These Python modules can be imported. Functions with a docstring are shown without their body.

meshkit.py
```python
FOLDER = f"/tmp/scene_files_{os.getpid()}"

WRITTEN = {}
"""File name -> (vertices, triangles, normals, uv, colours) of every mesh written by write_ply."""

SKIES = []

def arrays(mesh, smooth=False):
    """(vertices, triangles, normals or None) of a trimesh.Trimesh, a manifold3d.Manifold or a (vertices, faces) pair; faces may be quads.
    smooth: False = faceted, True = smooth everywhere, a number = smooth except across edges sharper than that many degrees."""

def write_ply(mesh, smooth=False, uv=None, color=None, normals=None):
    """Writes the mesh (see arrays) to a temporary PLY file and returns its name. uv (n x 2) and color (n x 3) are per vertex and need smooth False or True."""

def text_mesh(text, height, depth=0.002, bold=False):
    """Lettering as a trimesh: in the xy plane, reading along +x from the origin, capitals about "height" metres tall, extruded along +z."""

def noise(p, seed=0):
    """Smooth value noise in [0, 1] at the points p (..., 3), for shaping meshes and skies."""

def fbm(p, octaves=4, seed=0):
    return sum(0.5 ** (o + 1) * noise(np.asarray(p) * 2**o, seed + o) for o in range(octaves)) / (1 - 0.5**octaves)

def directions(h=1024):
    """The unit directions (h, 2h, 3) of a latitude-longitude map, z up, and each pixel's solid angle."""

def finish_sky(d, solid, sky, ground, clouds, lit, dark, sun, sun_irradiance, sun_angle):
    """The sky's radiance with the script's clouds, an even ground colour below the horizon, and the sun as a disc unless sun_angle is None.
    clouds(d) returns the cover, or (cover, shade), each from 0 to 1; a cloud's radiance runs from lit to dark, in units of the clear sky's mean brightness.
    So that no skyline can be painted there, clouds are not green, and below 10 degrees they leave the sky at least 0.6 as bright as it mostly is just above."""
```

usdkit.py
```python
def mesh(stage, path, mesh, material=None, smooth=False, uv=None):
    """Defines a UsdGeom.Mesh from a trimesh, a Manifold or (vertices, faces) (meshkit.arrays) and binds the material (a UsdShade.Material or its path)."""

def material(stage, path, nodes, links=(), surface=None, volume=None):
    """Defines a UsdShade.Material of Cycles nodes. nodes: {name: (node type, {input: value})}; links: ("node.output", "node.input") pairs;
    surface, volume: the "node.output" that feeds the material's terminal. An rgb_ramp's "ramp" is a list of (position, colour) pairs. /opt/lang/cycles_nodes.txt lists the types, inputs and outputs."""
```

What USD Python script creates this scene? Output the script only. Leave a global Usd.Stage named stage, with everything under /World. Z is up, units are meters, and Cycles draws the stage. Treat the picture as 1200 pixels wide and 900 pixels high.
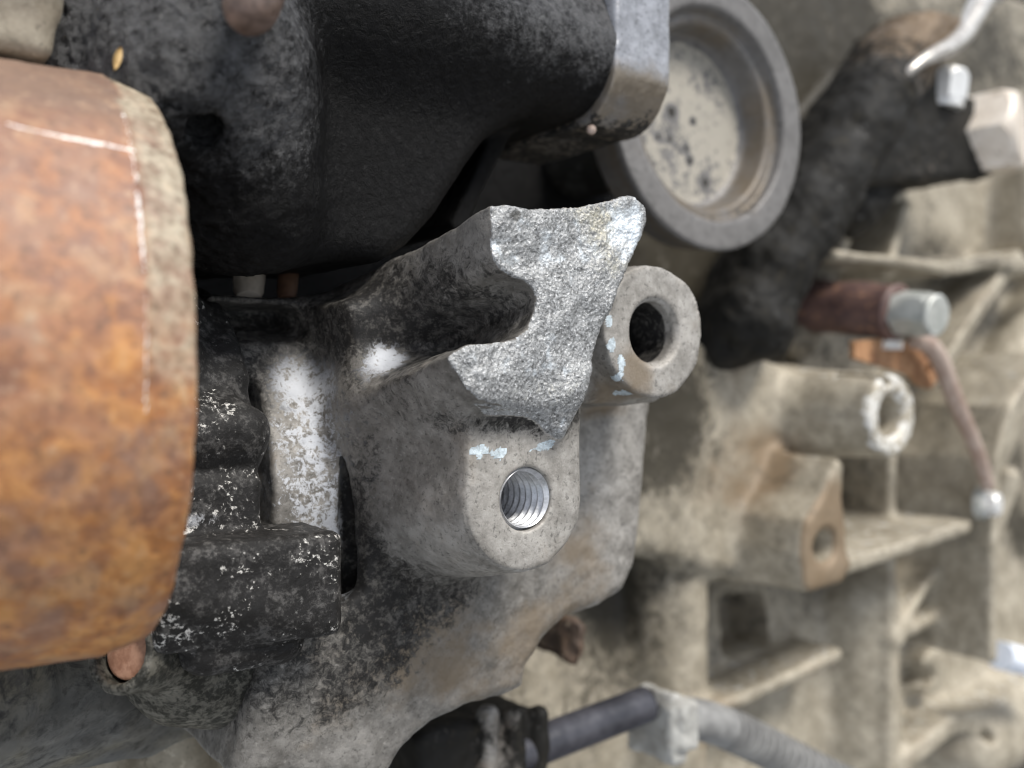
import math
import numpy as np
import trimesh
import manifold3d as m3
import meshkit
from scipy.ndimage import map_coordinates
from pxr import Usd, UsdGeom, UsdLux, UsdShade, Gf, Sdf, Vt

stage = Usd.Stage.CreateInMemory()
UsdGeom.SetStageUpAxis(stage, 'Z')
UsdGeom.Xform.Define(stage, '/World')
T = Sdf.ValueTypeNames

# ------------------------------------------------------------------ camera, sky, sun, exposure
TILT = math.radians(34)                       # the camera looks down on the engine
CAM = np.array([0.0, 0.0, 0.9])
RIGHT = np.array([1.0, 0, 0])
UPV = np.array([0, math.sin(TILT), math.cos(TILT)])
BACK = np.array([0, -math.cos(TILT), math.sin(TILT)])
FPX = 1150.0                                  # focal length in pixels of a 1200 wide picture
cam = UsdGeom.Camera.Define(stage, '/World/camera')
cam.CreateHorizontalApertureAttr(36.0)
cam.CreateFocalLengthAttr(36.0 * FPX / 1200.0)
cam.CreateFStopAttr(36.0 * FPX / 1200.0 / 2.9)
cam.CreateFocusDistanceAttr(0.168)
cam.CreateClippingRangeAttr(Gf.Vec2f(0.01, 1000.0))
cam.CreateExposureAttr(0.95)
mtx = np.eye(4)
mtx[0, :3], mtx[1, :3], mtx[2, :3], mtx[3, :3] = RIGHT, UPV, BACK, CAM
UsdGeom.Xformable(cam).AddTransformOp().Set(Gf.Matrix4d(*mtx.ravel().tolist()))

SUN_CAM = np.array([0.42, 0.78, 0.46])       # towards the sun, in camera directions
sun_dir = SUN_CAM[0] * RIGHT + SUN_CAM[1] * UPV + SUN_CAM[2] * BACK
sun_dir /= np.linalg.norm(sun_dir)
SUN_EL = math.asin(sun_dir[2])
SUN_ROT = math.atan2(sun_dir[0], sun_dir[1])
sun = UsdLux.DistantLight.Define(stage, '/World/sun')
sun.CreateIntensityAttr(0.56)
sun.CreateAngleAttr(18.0)
sun.CreateNormalizeAttr(True)
sun.CreateColorAttr(Gf.Vec3f(1.0, 0.97, 0.92))
zc = Gf.Vec3d(*sun_dir.tolist())
sun_rot = Gf.Rotation(Gf.Vec3d(0, 0, 1), zc)
UsdGeom.Xformable(sun).AddTransformOp().Set(Gf.Matrix4d().SetRotate(sun_rot))


class Ref:
    def __init__(self, s): self.s = s


class Node:
    def __init__(self, name): self._n = name
    def __getattr__(self, k): return Ref(self._n + '.' + k)


class Graph:
    def __init__(self): self.nodes, self.links = {}, []

    def add(self, kind, **kw):
        name, ins = 'n%d' % len(self.nodes), {}
        for k, v in kw.items():
            if isinstance(v, Ref): self.links.append((v.s, name + '.' + k))
            else: ins[k] = v
        self.nodes[name] = (kind, ins)
        return Node(name)

    def noise(self, vec, scale, detail=5, rough=0.55, distortion=0.0):
        return self.add('noise_texture', vector=vec, scale=scale, detail=detail, roughness=rough, distortion=distortion).fac

    def math(self, op, a, b=0.5, c=0.0, clamp=False):
        return self.add('math', math_type=op, value1=a, value2=b, value3=c, use_clamp=clamp).value

    def step(self, v, lo, hi, a=0.0, b=1.0):
        return self.add('map_range', range_type='smoothstep', value=v, from_min=lo, from_max=hi, to_min=a, to_max=b, clamp=True).result

    def lin(self, v, lo, hi, a=0.0, b=1.0):
        return self.add('map_range', range_type='linear', value=v, from_min=lo, from_max=hi, to_min=a, to_max=b, clamp=True).result

    def mix(self, f, a, b):
        return self.add('mix_color', blend_type='mix', fac=f, a=a, b=b).result

    def mixf(self, f, a, b):
        return self.add('mix_float', fac=f, a=a, b=b).result

    def build(self, name, surface):
        import usdkit
        return usdkit.material(stage, '/World/Looks/' + name, self.nodes, self.links, surface=surface.s)


# sky: soft bright overcast day, the single scattering sky veiled by even cloud
g = Graph()
sky = g.add('sky_texture', sky_type='single_scattering', sun_disc=False, sun_elevation=SUN_EL, sun_rotation=SUN_ROT)
dirv = g.add('texture_coordinate').generated
cl = g.noise(dirv, 1.8, 5, 0.55)
veil = g.add('mix_color', blend_type='mix', fac=g.lin(cl, 0.3, 0.7, 0.45, 0.8), a=sky.color, b=(5.2, 5.3, 5.5), use_clamp=False).result
height = g.add('separate_xyz', vector=dirv).z
veil = g.add('mix_color', blend_type='mix', fac=g.step(height, -0.12, 0.06), a=(0.55, 0.50, 0.44), b=veil, use_clamp=False).result
bg = g.add('background_shader', color=veil, strength=0.11)
m_sky = g.build('sky_look', bg.background)
dome = UsdLux.DomeLight.Define(stage, '/World/sky')
UsdShade.MaterialBindingAPI.Apply(dome.GetPrim()).Bind(m_sky)
dome.GetPrim().SetCustomDataByKey('kind', 'structure')

# ------------------------------------------------------------------ frames: the engine's own axes u (along), v (up), w (out of the block), mm
A36 = math.radians(36)
C36, S36 = math.cos(A36), math.sin(A36)


def to_world(p):                               # engine millimetres -> world metres
    p = np.asarray(p, float)
    x, y, z = p[:, 0] * C36 + p[:, 2] * S36, p[:, 1], -p[:, 0] * S36 + p[:, 2] * C36
    return CAM + (x[:, None] * RIGHT + y[:, None] * UPV + z[:, None] * BACK) / 1000.0


def at(px, py, w):                             # the point of the plane w seen at a picture position of the photograph
    k = (px - 600.0) / FPX
    d = w / (S36 * k - C36)
    return np.array([d * (C36 * k + S36), (450.0 - py) / FPX * d, w])


def at_d(px, py, d):
    x, y = (px - 600.0) / FPX * d, (450.0 - py) / FPX * d
    return np.array([x * C36 + d * S36, y, x * S36 - d * C36])


def ats(pts, w):
    return np.array([at(a, b, w)[:2] for a, b in pts])


# ------------------------------------------------------------------ distance fields
F = np.float32


def smin(a, b, k):
    h = np.maximum(k - np.abs(a - b), 0) / k
    return np.minimum(a, b) - h * h * (k * 0.25)


def smax(a, b, k): return -smin(-a, -b, k)


def combine(d2, dz, r):                        # extrusion with rounded rims
    a, b = d2 + r, dz + r
    return np.minimum(np.maximum(a, b), 0) + np.hypot(np.maximum(a, 0), np.maximum(b, 0)) - r


def box(P, lo, hi, r):
    lo, hi = np.array(lo, F), np.array(hi, F)
    c, h = (lo + hi) / 2, (hi - lo) / 2
    q = [np.abs(P[i] - c[i]) - (h[i] - r) for i in range(3)]
    out = np.sqrt(np.maximum(q[0], 0) ** 2 + np.maximum(q[1], 0) ** 2 + np.maximum(q[2], 0) ** 2)
    return out + np.minimum(np.maximum(np.maximum(q[0], q[1]), q[2]), 0) - r


def cyl(P, axis, c, R, a0, a1, r=1.0, taper=0.0):     # c: centre in the two other axes (in order u,v,w); taper grows the radius towards a0
    i, j = [k for k in range(3) if k != axis]
    d2 = np.hypot(P[i] - F(c[0]), P[j] - F(c[1])) - F(R)
    if taper: d2 = d2 - taper * (a1 - P[axis])
    dz = np.abs(P[axis] - F((a0 + a1) / 2)) - F((a1 - a0) / 2)
    return combine(d2, dz, r)


def capsule(P, p, q, ra, rb=None):
    rb = ra if rb is None else rb
    p, q = np.asarray(p, F), np.asarray(q, F)
    d = q - p
    t = np.clip(((P[0] - p[0]) * d[0] + (P[1] - p[1]) * d[1] + (P[2] - p[2]) * d[2]) / (d @ d), 0, 1)
    return np.sqrt((P[0] - p[0] - t * d[0]) ** 2 + (P[1] - p[1] - t * d[1]) ** 2 + (P[2] - p[2] - t * d[2]) ** 2) - (ra + (rb - ra) * t)


class Poly:
    """Signed distance to a polygon, kept on a fine grid."""
    def __init__(self, pts, rnd=0.0, step=0.5, pad=14):
        from shapely.geometry import Polygon
        pg = Polygon(pts).buffer(0)
        if rnd: pg = pg.buffer(-rnd).buffer(2 * rnd).buffer(-rnd)
        ring = np.array(pg.exterior.coords)
        self.lo = ring.min(0) - pad
        n = np.ceil((ring.max(0) + pad - self.lo) / step).astype(int) + 1
        self.step, self.n = step, n
        X, Y = np.meshgrid(self.lo[0] + step * np.arange(n[0]), self.lo[1] + step * np.arange(n[1]), indexing='ij')
        best, inside = np.full(X.shape, 1e9), np.zeros(X.shape, bool)
        for (ax, ay), (bx, by) in zip(ring[:-1], ring[1:]):
            ex, ey = bx - ax, by - ay
            l2 = ex * ex + ey * ey
            if l2 < 1e-12: continue
            t = np.clip(((X - ax) * ex + (Y - ay) * ey) / l2, 0, 1)
            best = np.minimum(best, (X - ax - t * ex) ** 2 + (Y - ay - t * ey) ** 2)
            if ay != by:
                inside ^= ((ay > Y) != (by > Y)) & (X < ex * (Y - ay) / (by - ay) + ax)
        self.d = (np.sqrt(best) * np.where(inside, -1, 1)).astype(F)

    def __call__(self, X, Y):
        X, Y = np.broadcast_arrays(X, Y)
        x, y = (X - self.lo[0]) / self.step, (Y - self.lo[1]) / self.step
        xc, yc = np.clip(x, 0, self.n[0] - 1), np.clip(y, 0, self.n[1] - 1)
        d = map_coordinates(self.d, [xc.ravel(), yc.ravel()], order=1).reshape(x.shape)
        return d + F(self.step) * np.hypot(x - xc, y - yc)


def ext(P, poly, a0, a1, r=1.0, axis=2, taper=0.0):
    i, j = [k for k in range(3) if k != axis]
    d2 = poly(P[i], P[j])
    if taper: d2 = d2 - taper * (a1 - P[axis])
    dz = np.abs(P[axis] - F((a0 + a1) / 2)) - F((a1 - a0) / 2)
    return combine(d2, dz, r)


def rib(P, pts, a0, a1, t, r=1.2):             # a thin plate standing on the block along a line of the picture
    d = None
    for p, q in zip(pts[:-1], pts[1:]):
        A, B = np.asarray(p, F), np.asarray(q, F)
        e = B[:2] - A[:2]
        s_ = np.clip(((P[0] - A[0]) * e[0] + (P[1] - A[1]) * e[1]) / (e @ e), 0, 1)
        d2 = np.hypot(P[0] - A[0] - s_ * e[0], P[1] - A[1] - s_ * e[1]) - t
        top = a1 + (A[2] - a1) * (1 - s_) + (B[2] - a1) * s_
        dz = np.maximum(P[2] - top, a0 - P[2])
        o = combine(d2 + 0 * P[2], dz + 0 * d2, r)
        d = o if d is None else np.minimum(d, o)
    return d


def grid(lo, hi, h):
    ax = [np.arange(lo[i], hi[i] + h, h, dtype=F) for i in range(3)]
    return [ax[0][:, None, None], ax[1][None, :, None], ax[2][None, None, :]]


def nets(D, lo, h):
    """Surface nets: the zero surface of a distance grid as a closed triangle mesh."""
    D = np.pad(D, 1, constant_values=F(5.0))
    lo = np.asarray(lo, float) - h
    S = D < 0
    n = [s - 1 for s in D.shape]
    cnt = np.zeros(n, np.int8)
    for a, b, c in np.ndindex(2, 2, 2):
        cnt += S[a:a + n[0], b:b + n[1], c:c + n[2]]
    cells = np.argwhere((cnt > 0) & (cnt < 8))
    index = np.full(n, -1, np.int32)
    index[tuple(cells.T)] = np.arange(len(cells))
    acc, num = np.zeros((len(cells), 3)), np.zeros(len(cells))
    for ax in range(3):
        o1, o2 = [k for k in range(3) if k != ax]
        for s, t in np.ndindex(2, 2):
            a = cells.copy()
            a[:, o1] += s
            a[:, o2] += t
            b = a.copy()
            b[:, ax] += 1
            da, db = D[tuple(a.T)], D[tuple(b.T)]
            cross = (da < 0) != (db < 0)
            tt = da[cross] / (da[cross] - db[cross])
            p = a[cross].astype(float)
            p[:, ax] += tt
            acc[cross] += p
            num[cross] += 1
    verts = acc / num[:, None] * h + lo
    faces = []
    for ax in range(3):
        o1, o2 = (ax + 1) % 3, (ax + 2) % 3
        sl0, sl1 = [slice(1, -1)] * 3, [slice(1, -1)] * 3
        sl0[ax], sl1[ax] = slice(0, -1), slice(1, None)
        A, B = S[tuple(sl0)], S[tuple(sl1)]
        e = np.argwhere(A != B)
        flip = A[tuple(e.T)]
        off = np.ones(3, int)
        off[ax] = 0
        e = e + off
        q = []
        for s, t in ((0, 0), (1, 0), (1, 1), (0, 1)):
            c = e.copy()
            c[:, o1] -= s
            c[:, o2] -= t
            q.append(index[tuple(c.T)])
        q = np.stack(q, 1)
        q[~flip] = q[~flip][:, ::-1]
        faces.append(q)
    q = np.vstack(faces)
    return verts, np.vstack([q[:, [0, 1, 2]], q[:, [0, 2, 3]]])


def normals_of(v, f):
    n = np.zeros_like(v)
    fn = np.cross(v[f[:, 1]] - v[f[:, 0]], v[f[:, 2]] - v[f[:, 0]])
    for k in range(3):
        for a in range(3):
            n[:, a] += np.bincount(f[:, k], fn[:, a], len(v))
    return n / np.maximum(np.linalg.norm(n, axis=1, keepdims=True), 1e-12)


TABLE = np.random.default_rng(7).random((64, 64, 64)).astype(F)


def vnoise(p, seed=0):
    p = np.asarray(p, float) + np.array([12.7, 31.3, 5.9]) * seed
    i = np.floor(p)
    t = p - i
    q = i + t * t * (3 - 2 * t)
    return map_coordinates(TABLE, [q[..., 0].ravel() % 64, q[..., 1].ravel() % 64, q[..., 2].ravel() % 64], order=1, mode='grid-wrap').reshape(p.shape[:-1])


def fbm(p, scale, octaves=4, seed=0):
    p = np.asarray(p, float) / scale
    return sum(0.5 ** (o + 1) * vnoise(p * 2.03 ** o, seed + o) for o in range(octaves)) / (1 - 0.5 ** octaves) - 0.5


def blob(v, c, r, soft=0.5):                   # 1 inside a ball round c, soft edge
    d = np.linalg.norm((v - np.asarray(c)) / np.asarray(r), axis=1)
    return np.clip((1 + soft - d) / (2 * soft), 0, 1)


def ss(x, a, b):
    t = np.clip((x - a) / (b - a), 0, 1)
    return t * t * (3 - 2 * t)


# ------------------------------------------------------------------ things of the stage
USED = {}


def numbered(path):
    k = USED.get(path, 0)
    USED[path] = k + 1
    return path if k == 0 else '%s_%03d' % (path, k)


class Thing:
    def __init__(self, name, label, category, group=None, kind=None):
        self.path, self.parts = numbered('/World/' + name), []
        self.x = UsdGeom.Xform.Define(stage, self.path)
        p = self.x.GetPrim()
        p.SetCustomDataByKey('label', label)
        p.SetCustomDataByKey('category', category)
        if group: p.SetCustomDataByKey('group', group)
        if kind: p.SetCustomDataByKey('kind', kind)

    def part(self, name, v, f, mat, n=None, paint=None, label=None, parent=None):
        self.parts.append([name, np.asarray(v, float), np.asarray(f, int), mat, n, paint, label, parent])
        return len(self.parts) - 1

    def solid(self, name, mesh, mat, smooth=35, paint=None, label=None, parent=None):
        v, f, n = meshkit.arrays(mesh, smooth)
        pv = None if paint is None else np.tile(np.asarray(paint, float), (len(v), 1))
        return self.part(name, v, f, mat, n, pv, label, parent)

    def split(self, v, f, n, paint, owner, names, mats, labels={}, parents={}):
        """The surface cut into its parts; owner gives each triangle's part."""
        made = {}
        for k, name in enumerate(names):
            ff = f[owner == k]
            if not len(ff): continue
            used, inv = np.unique(ff, return_inverse=True)
            par = made.get(parents.get(name))
            made[name] = self.part(name, v[used], inv.reshape(-1, 3), mats[k], n[used], paint[used], labels.get(name), par)
        return made

    def finish(self):
        allw = [to_world(p[1]) for p in self.parts]
        a = np.vstack(allw)
        lo, hi = a.min(0), a.max(0)
        o = np.array([(lo[0] + hi[0]) / 2, (lo[1] + hi[1]) / 2, lo[2]])
        self.x.AddTranslateOp().Set(Gf.Vec3d(*o.tolist()))
        paths = {}
        for i, (name, v, f, mat, n, paint, label, parent) in enumerate(self.parts):
            path = numbered((self.path if parent is None else paths[parent]) + '/' + name)
            paths[i] = path
            m = UsdGeom.Mesh.Define(stage, path)
            m.CreatePointsAttr(Vt.Vec3fArray.FromNumpy((allw[i] - o).astype(np.float32)))
            m.CreateFaceVertexCountsAttr(Vt.IntArray.FromNumpy(np.full(len(f), 3, np.int32)))
            m.CreateFaceVertexIndicesAttr(Vt.IntArray.FromNumpy(f.astype(np.int32).ravel()))
            m.CreateSubdivisionSchemeAttr('none')
            if n is not None:
                nw = to_world(n * 1000.0) - CAM
                m.CreateNormalsAttr(Vt.Vec3fArray.FromNumpy(nw.astype(np.float32)))
                m.SetNormalsInterpolation('vertex')
            if paint is not None:
                UsdGeom.PrimvarsAPI(m).CreatePrimvar('wear', T.Color3fArray, 'vertex').Set(Vt.Vec3fArray.FromNumpy(np.clip(paint[:, :3], 0, 1).astype(np.float32)))
                if paint.shape[1] > 3:
                    UsdGeom.PrimvarsAPI(m).CreatePrimvar('tone', T.Color3fArray, 'vertex').Set(Vt.Vec3fArray.FromNumpy(np.repeat(np.clip(paint[:, 3:4], 0, 1), 3, 1).astype(np.float32)))
            UsdShade.MaterialBindingAPI.Apply(m.GetPrim()).Bind(mat)
            if label: m.GetPrim().SetCustomDataByKey('label', label)


def lathe(profile, p, q, seg=96):
    """A body of revolution: profile of (t along p->q in mm, radius)."""
    p, q = np.asarray(p, float), np.asarray(q, float)
    a = (q - p) / np.linalg.norm(q - p)
    b = np.cross(a, [0, 1, 0] if abs(a[1]) < 0.9 else [1, 0, 0])
    b /= np.linalg.norm(b)
    c = np.cross(a, b)
    ang = np.linspace(0, 2 * np.pi, seg, endpoint=False)
    ring = np.cos(ang)[:, None] * b + np.sin(ang)[:, None] * c
    v = np.vstack([p + a * t + ring * r for t, r in profile])
    f = []
    i = np.arange(seg)
    j = (i + 1) % seg
    for k in range(len(profile) - 1):
        o0, o1 = k * seg, (k + 1) * seg
        f += [np.stack([o0 + i, o0 + j, o1 + j], 1), np.stack([o0 + i, o1 + j, o1 + i], 1)]
    return trimesh.Trimesh(v, np.vstack(f), process=False)


def tube(pts, r, seg=20, rings=None):
    """A closed round bar along a smooth path; r a number or one radius per point."""
    pts = np.asarray(pts, float)
    rr = np.broadcast_to(np.asarray(r, float), len(pts))
    tn = np.gradient(pts, axis=0)
    tn /= np.linalg.norm(tn, axis=1, keepdims=True)
    ref = np.array([0.1, 0.95, 0.3])
    b = np.cross(tn, ref)
    b /= np.linalg.norm(b, axis=1, keepdims=True)
    c = np.cross(tn, b)
    ang = np.linspace(0, 2 * np.pi, seg, endpoint=False)
    v = (pts[:, None] + rr[:, None, None] * (np.cos(ang)[None, :, None] * b[:, None] + np.sin(ang)[None, :, None] * c[:, None])).reshape(-1, 3)
    f = []
    i = np.arange(seg)
    j = (i + 1) % seg
    for k in range(len(pts) - 1):
        o0, o1 = k * seg, (k + 1) * seg
        f += [np.stack([o0 + i, o0 + j, o1 + j], 1), np.stack([o0 + i, o1 + j, o1 + i], 1)]
    n0 = len(v)
    v = np.vstack([v, pts[:1], pts[-1:]])
    f += [np.stack([np.full(seg, n0), j, i], 1), np.stack([np.full(seg, n0 + 1), (len(pts) - 1) * seg + i, (len(pts) - 1) * seg + j], 1)]
    f = np.vstack(f)
    m = trimesh.Trimesh(v, f, process=False)
    if m.volume < 0: m = trimesh.Trimesh(v, f[:, ::-1], process=False)
    return m


def bez(pts, n=40):
    from scipy.interpolate import CubicSpline
    pts = np.asarray(pts, float)
    s = np.r_[0, np.cumsum(np.linalg.norm(np.diff(pts, axis=0), axis=1))]
    return CubicSpline(s, pts)(np.linspace(0, s[-1], n))


def hexhead(p, a, across, height, turn=0.0):
    """A hexagon bolt head with the usual chamfered crown: base centre p, axis a."""
    a = np.asarray(a, float) / np.linalg.norm(a)
    pr = m3.CrossSection([[(across / math.sqrt(3) * math.cos(math.radians(60 * k + turn)), across / math.sqrt(3) * math.sin(math.radians(60 * k + turn))) for k in range(6)]]).extrude(height)
    R = across / math.sqrt(3)
    cone = m3.Manifold.cylinder(height * 0.72, R * 1.02, R * 1.02, 48) + m3.Manifold.cylinder(height * 0.29, R * 1.02, R * 0.80, 48).translate([0, 0, height * 0.715])
    v, f, _ = meshkit.arrays(pr ^ cone)
    m = trimesh.Trimesh(v, f, process=False)
    m.apply_transform(trimesh.geometry.align_vectors([0, 0, 1], a))
    m.apply_translation(p)
    return m


def field(fn, lo, hi, h, B=8):
    """The field on a fine grid, worked out only in the blocks near its surface."""
    n = [int(math.ceil((hi[i] - lo[i]) / h / B)) for i in range(3)]
    ctr = [F(lo[i]) + h * (np.arange(n[i], dtype=F) * B + (B - 1) / 2) for i in range(3)]
    C = np.stack(np.meshgrid(*ctr, indexing='ij'), -1).reshape(-1, 3).astype(F)
    dc = np.asarray(fn((C[:, 0], C[:, 1], C[:, 2])), F)
    out = np.empty((len(C), B, B, B), F)
    out[:] = dc[:, None, None, None]
    act = np.where(np.abs(dc) < B * h * 0.87 * 1.6 + 1.0)[0]
    o = (np.arange(B, dtype=F) - (B - 1) / 2) * F(h)
    O = np.stack(np.meshgrid(o, o, o, indexing='ij'), -1).reshape(-1, 3)
    for k in range(0, len(act), 600):
        a = act[k:k + 600]
        P = (C[a][:, None] + O[None]).reshape(-1, 3)
        out[a] = np.asarray(fn((P[:, 0], P[:, 1], P[:, 2])), F).reshape(-1, B, B, B)
    return np.ascontiguousarray(out.reshape(n[0], n[1], n[2], B, B, B).transpose(0, 3, 1, 4, 2, 5).reshape(n[0] * B, n[1] * B, n[2] * B))


def sdf_mesh(fn, lo, hi, h, seed=0, rough=((6.0, 0.5, 4),), extra=None):
    """Meshes a distance field and roughens it as a sand casting is rough. fn(P) -> distance."""
    D = field(fn, lo, hi, h)
    v, f = nets(D, [F(x) for x in lo], h)
    n = normals_of(v, f)
    off = np.zeros(len(v))
    for scale, amp, octv in rough: off += amp * 2 * fbm(v, scale, octv, seed)
    if extra is not None: off += extra(v, n)
    v = v + n * off[:, None]
    return v, f, normals_of(v, f)

# ------------------------------------------------------------------ materials


def cast(name, lo=(.17, .165, .155), hi=(.34, .33, .31), tan=(.26, .21, .14), bare=(.62, .63, .65), grime=(.016, .015, .014), dust=(.13, .12, .105),
         dust_at=0.60, fleck=0.0, fleck_col=(.5, .48, .44), metal=0.3, rough=0.55, grime_rough=0.5, bump=0.35, grain=1.0, soft=0.12, spec=0.35, dusty=0.0, grime_spec=0.2, dust_soft=0.08):
    """Weathered cast metal. The mesh's wear attribute: red = caked grime or painted shade, green = rubbed bright or painted top light, blue = brown oil stain, dust or painted sheen."""
    g = Graph()
    pos = g.add('geometry').position
    wear = g.add('separate_color', color=g.add('attribute', attribute='wear').color)
    tone = g.add('separate_color', color=g.add('attribute', attribute='tone').color).r
    n1 = g.noise(pos, 90 * grain, 6, 0.6)
    n2 = g.noise(pos, 330 * grain, 7, 0.68)
    n3 = g.noise(pos, 1100 * grain, 5, 0.7)
    n4 = g.noise(pos, 560 * grain, 8, 0.75, 0.6)
    mixn = g.math('MULTIPLY_ADD'.lower(), n1, 0.4, g.math('multiply', n2, 0.6))
    base = g.mix(g.step(mixn, 0.36, 0.64), lo, hi)
    base = g.mix(tone, base, g.mix(g.step(mixn, 0.36, 0.64), tuple(2.0 * x for x in lo), tuple(1.7 * x for x in hi)))
    base = g.mix(g.math('multiply', g.step(n3, 0.56, 0.72), 0.55), base, tuple(min(1, 1.5 * x) for x in hi))
    base = g.mix(g.math('multiply', g.step(n3, 0.46, 0.34), 0.6), base, tuple(0.45 * x for x in lo))
    # brown stain, also the painted reflection
    st = g.math('add', wear.b, g.math('multiply', g.math('subtract', n1, 0.5), 1.6))
    base = g.mix(g.math('multiply', g.step(st, 0.25, 0.8), 0.85), base, tan)
    # rubbed bright, also the painted top light
    br = g.math('add', wear.g, g.math('multiply', g.math('subtract', n4, 0.5), 1.7))
    br = g.math('add', br, g.math('multiply', g.math('subtract', n3, 0.5), 0.9))
    bright = g.step(br, 0.42, 0.62)
    base = g.mix(bright, base, bare)
    # grime, also the painted shade
    gr = g.math('add', wear.r, g.math('multiply', g.math('subtract', n4, 0.5), 1.5))
    gr = g.math('add', gr, g.math('multiply', g.math('subtract', n1, 0.5), 0.8))
    gr = g.math('add', gr, g.math('multiply', g.math('subtract', n3, 0.5), 0.9))
    gr = g.math('add', gr, g.math('multiply', g.math('subtract', n2, 0.5), 0.6))
    gm = g.step(gr, 0.5 - soft, 0.5 + soft)
    gm = g.math('multiply', gm, g.math('subtract', 1.0, g.math('multiply', bright, g.step(wear.g, 0.35, 0.75))))
    dmask = g.math('multiply', g.step(g.math('add', g.math('add', g.math('multiply', n2, 0.55), g.math('multiply', n3, 0.45)), g.math('multiply', wear.b, dusty)), dust_at - dust_soft, dust_at + dust_soft), 0.85)
    gcol = g.mix(dmask, grime, dust)
    if fleck:
        fl = g.math('add', g.math('add', g.math('multiply', n4, 0.55), g.math('multiply', n3, 0.45)), g.math('multiply', g.math('subtract', n1, 0.5), 0.5))
        flm = g.step(fl, 0.69 - 0.12 * fleck, 0.74 - 0.12 * fleck)
        gcol = g.mix(flm, gcol, fleck_col)
    col = g.mix(gm, base, gcol)
    hgt = g.math('add', g.math('multiply', n3, 0.35), g.math('add', g.math('multiply', n4, 0.9), g.math('multiply', gm, 0.25)))
    nrm = g.add('bump', height=hgt, strength=bump, distance=0.0007).normal
    met = g.mixf(gm, g.mixf(bright, metal, 0.25), 0.0)
    rg = g.mixf(gm, g.mixf(bright, rough, 0.66), g.lin(n2, 0.3, 0.7, grime_rough - 0.12, grime_rough + 0.18))
    sp = g.mixf(gm, spec, g.lin(dmask, 0.0, 0.6, grime_spec, spec))
    p = g.add('principled_bsdf', base_color=col, metallic=met, roughness=rg, normal=nrm, specular_ior_level=sp)
    return g.build(name, p.BSDF)


def plain(name, a, b, scale=200, metal=0.0, rough=0.5, bump=0.2, dist=0.0004, spots=None, spec=0.4):
    g = Graph()
    pos = g.add('geometry').position
    n = g.noise(pos, scale, 6, 0.65)
    n2 = g.noise(pos, scale * 4, 5, 0.7)
    col = g.mix(g.step(n, 0.34, 0.66), a, b)
    if spots:
        col = g.mix(g.step(g.noise(pos, scale * 1.7, 7, 0.7), 0.55, 0.66), col, spots)
    nrm = g.add('bump', height=g.math('add', n, g.math('multiply', n2, 0.5)), strength=bump, distance=dist).normal
    p = g.add('principled_bsdf', base_color=col, metallic=metal, roughness=g.lin(n2, 0.3, 0.7, rough - 0.08, rough + 0.1), normal=nrm, specular_ior_level=spec)
    return g.build(name, p.BSDF)


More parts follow.
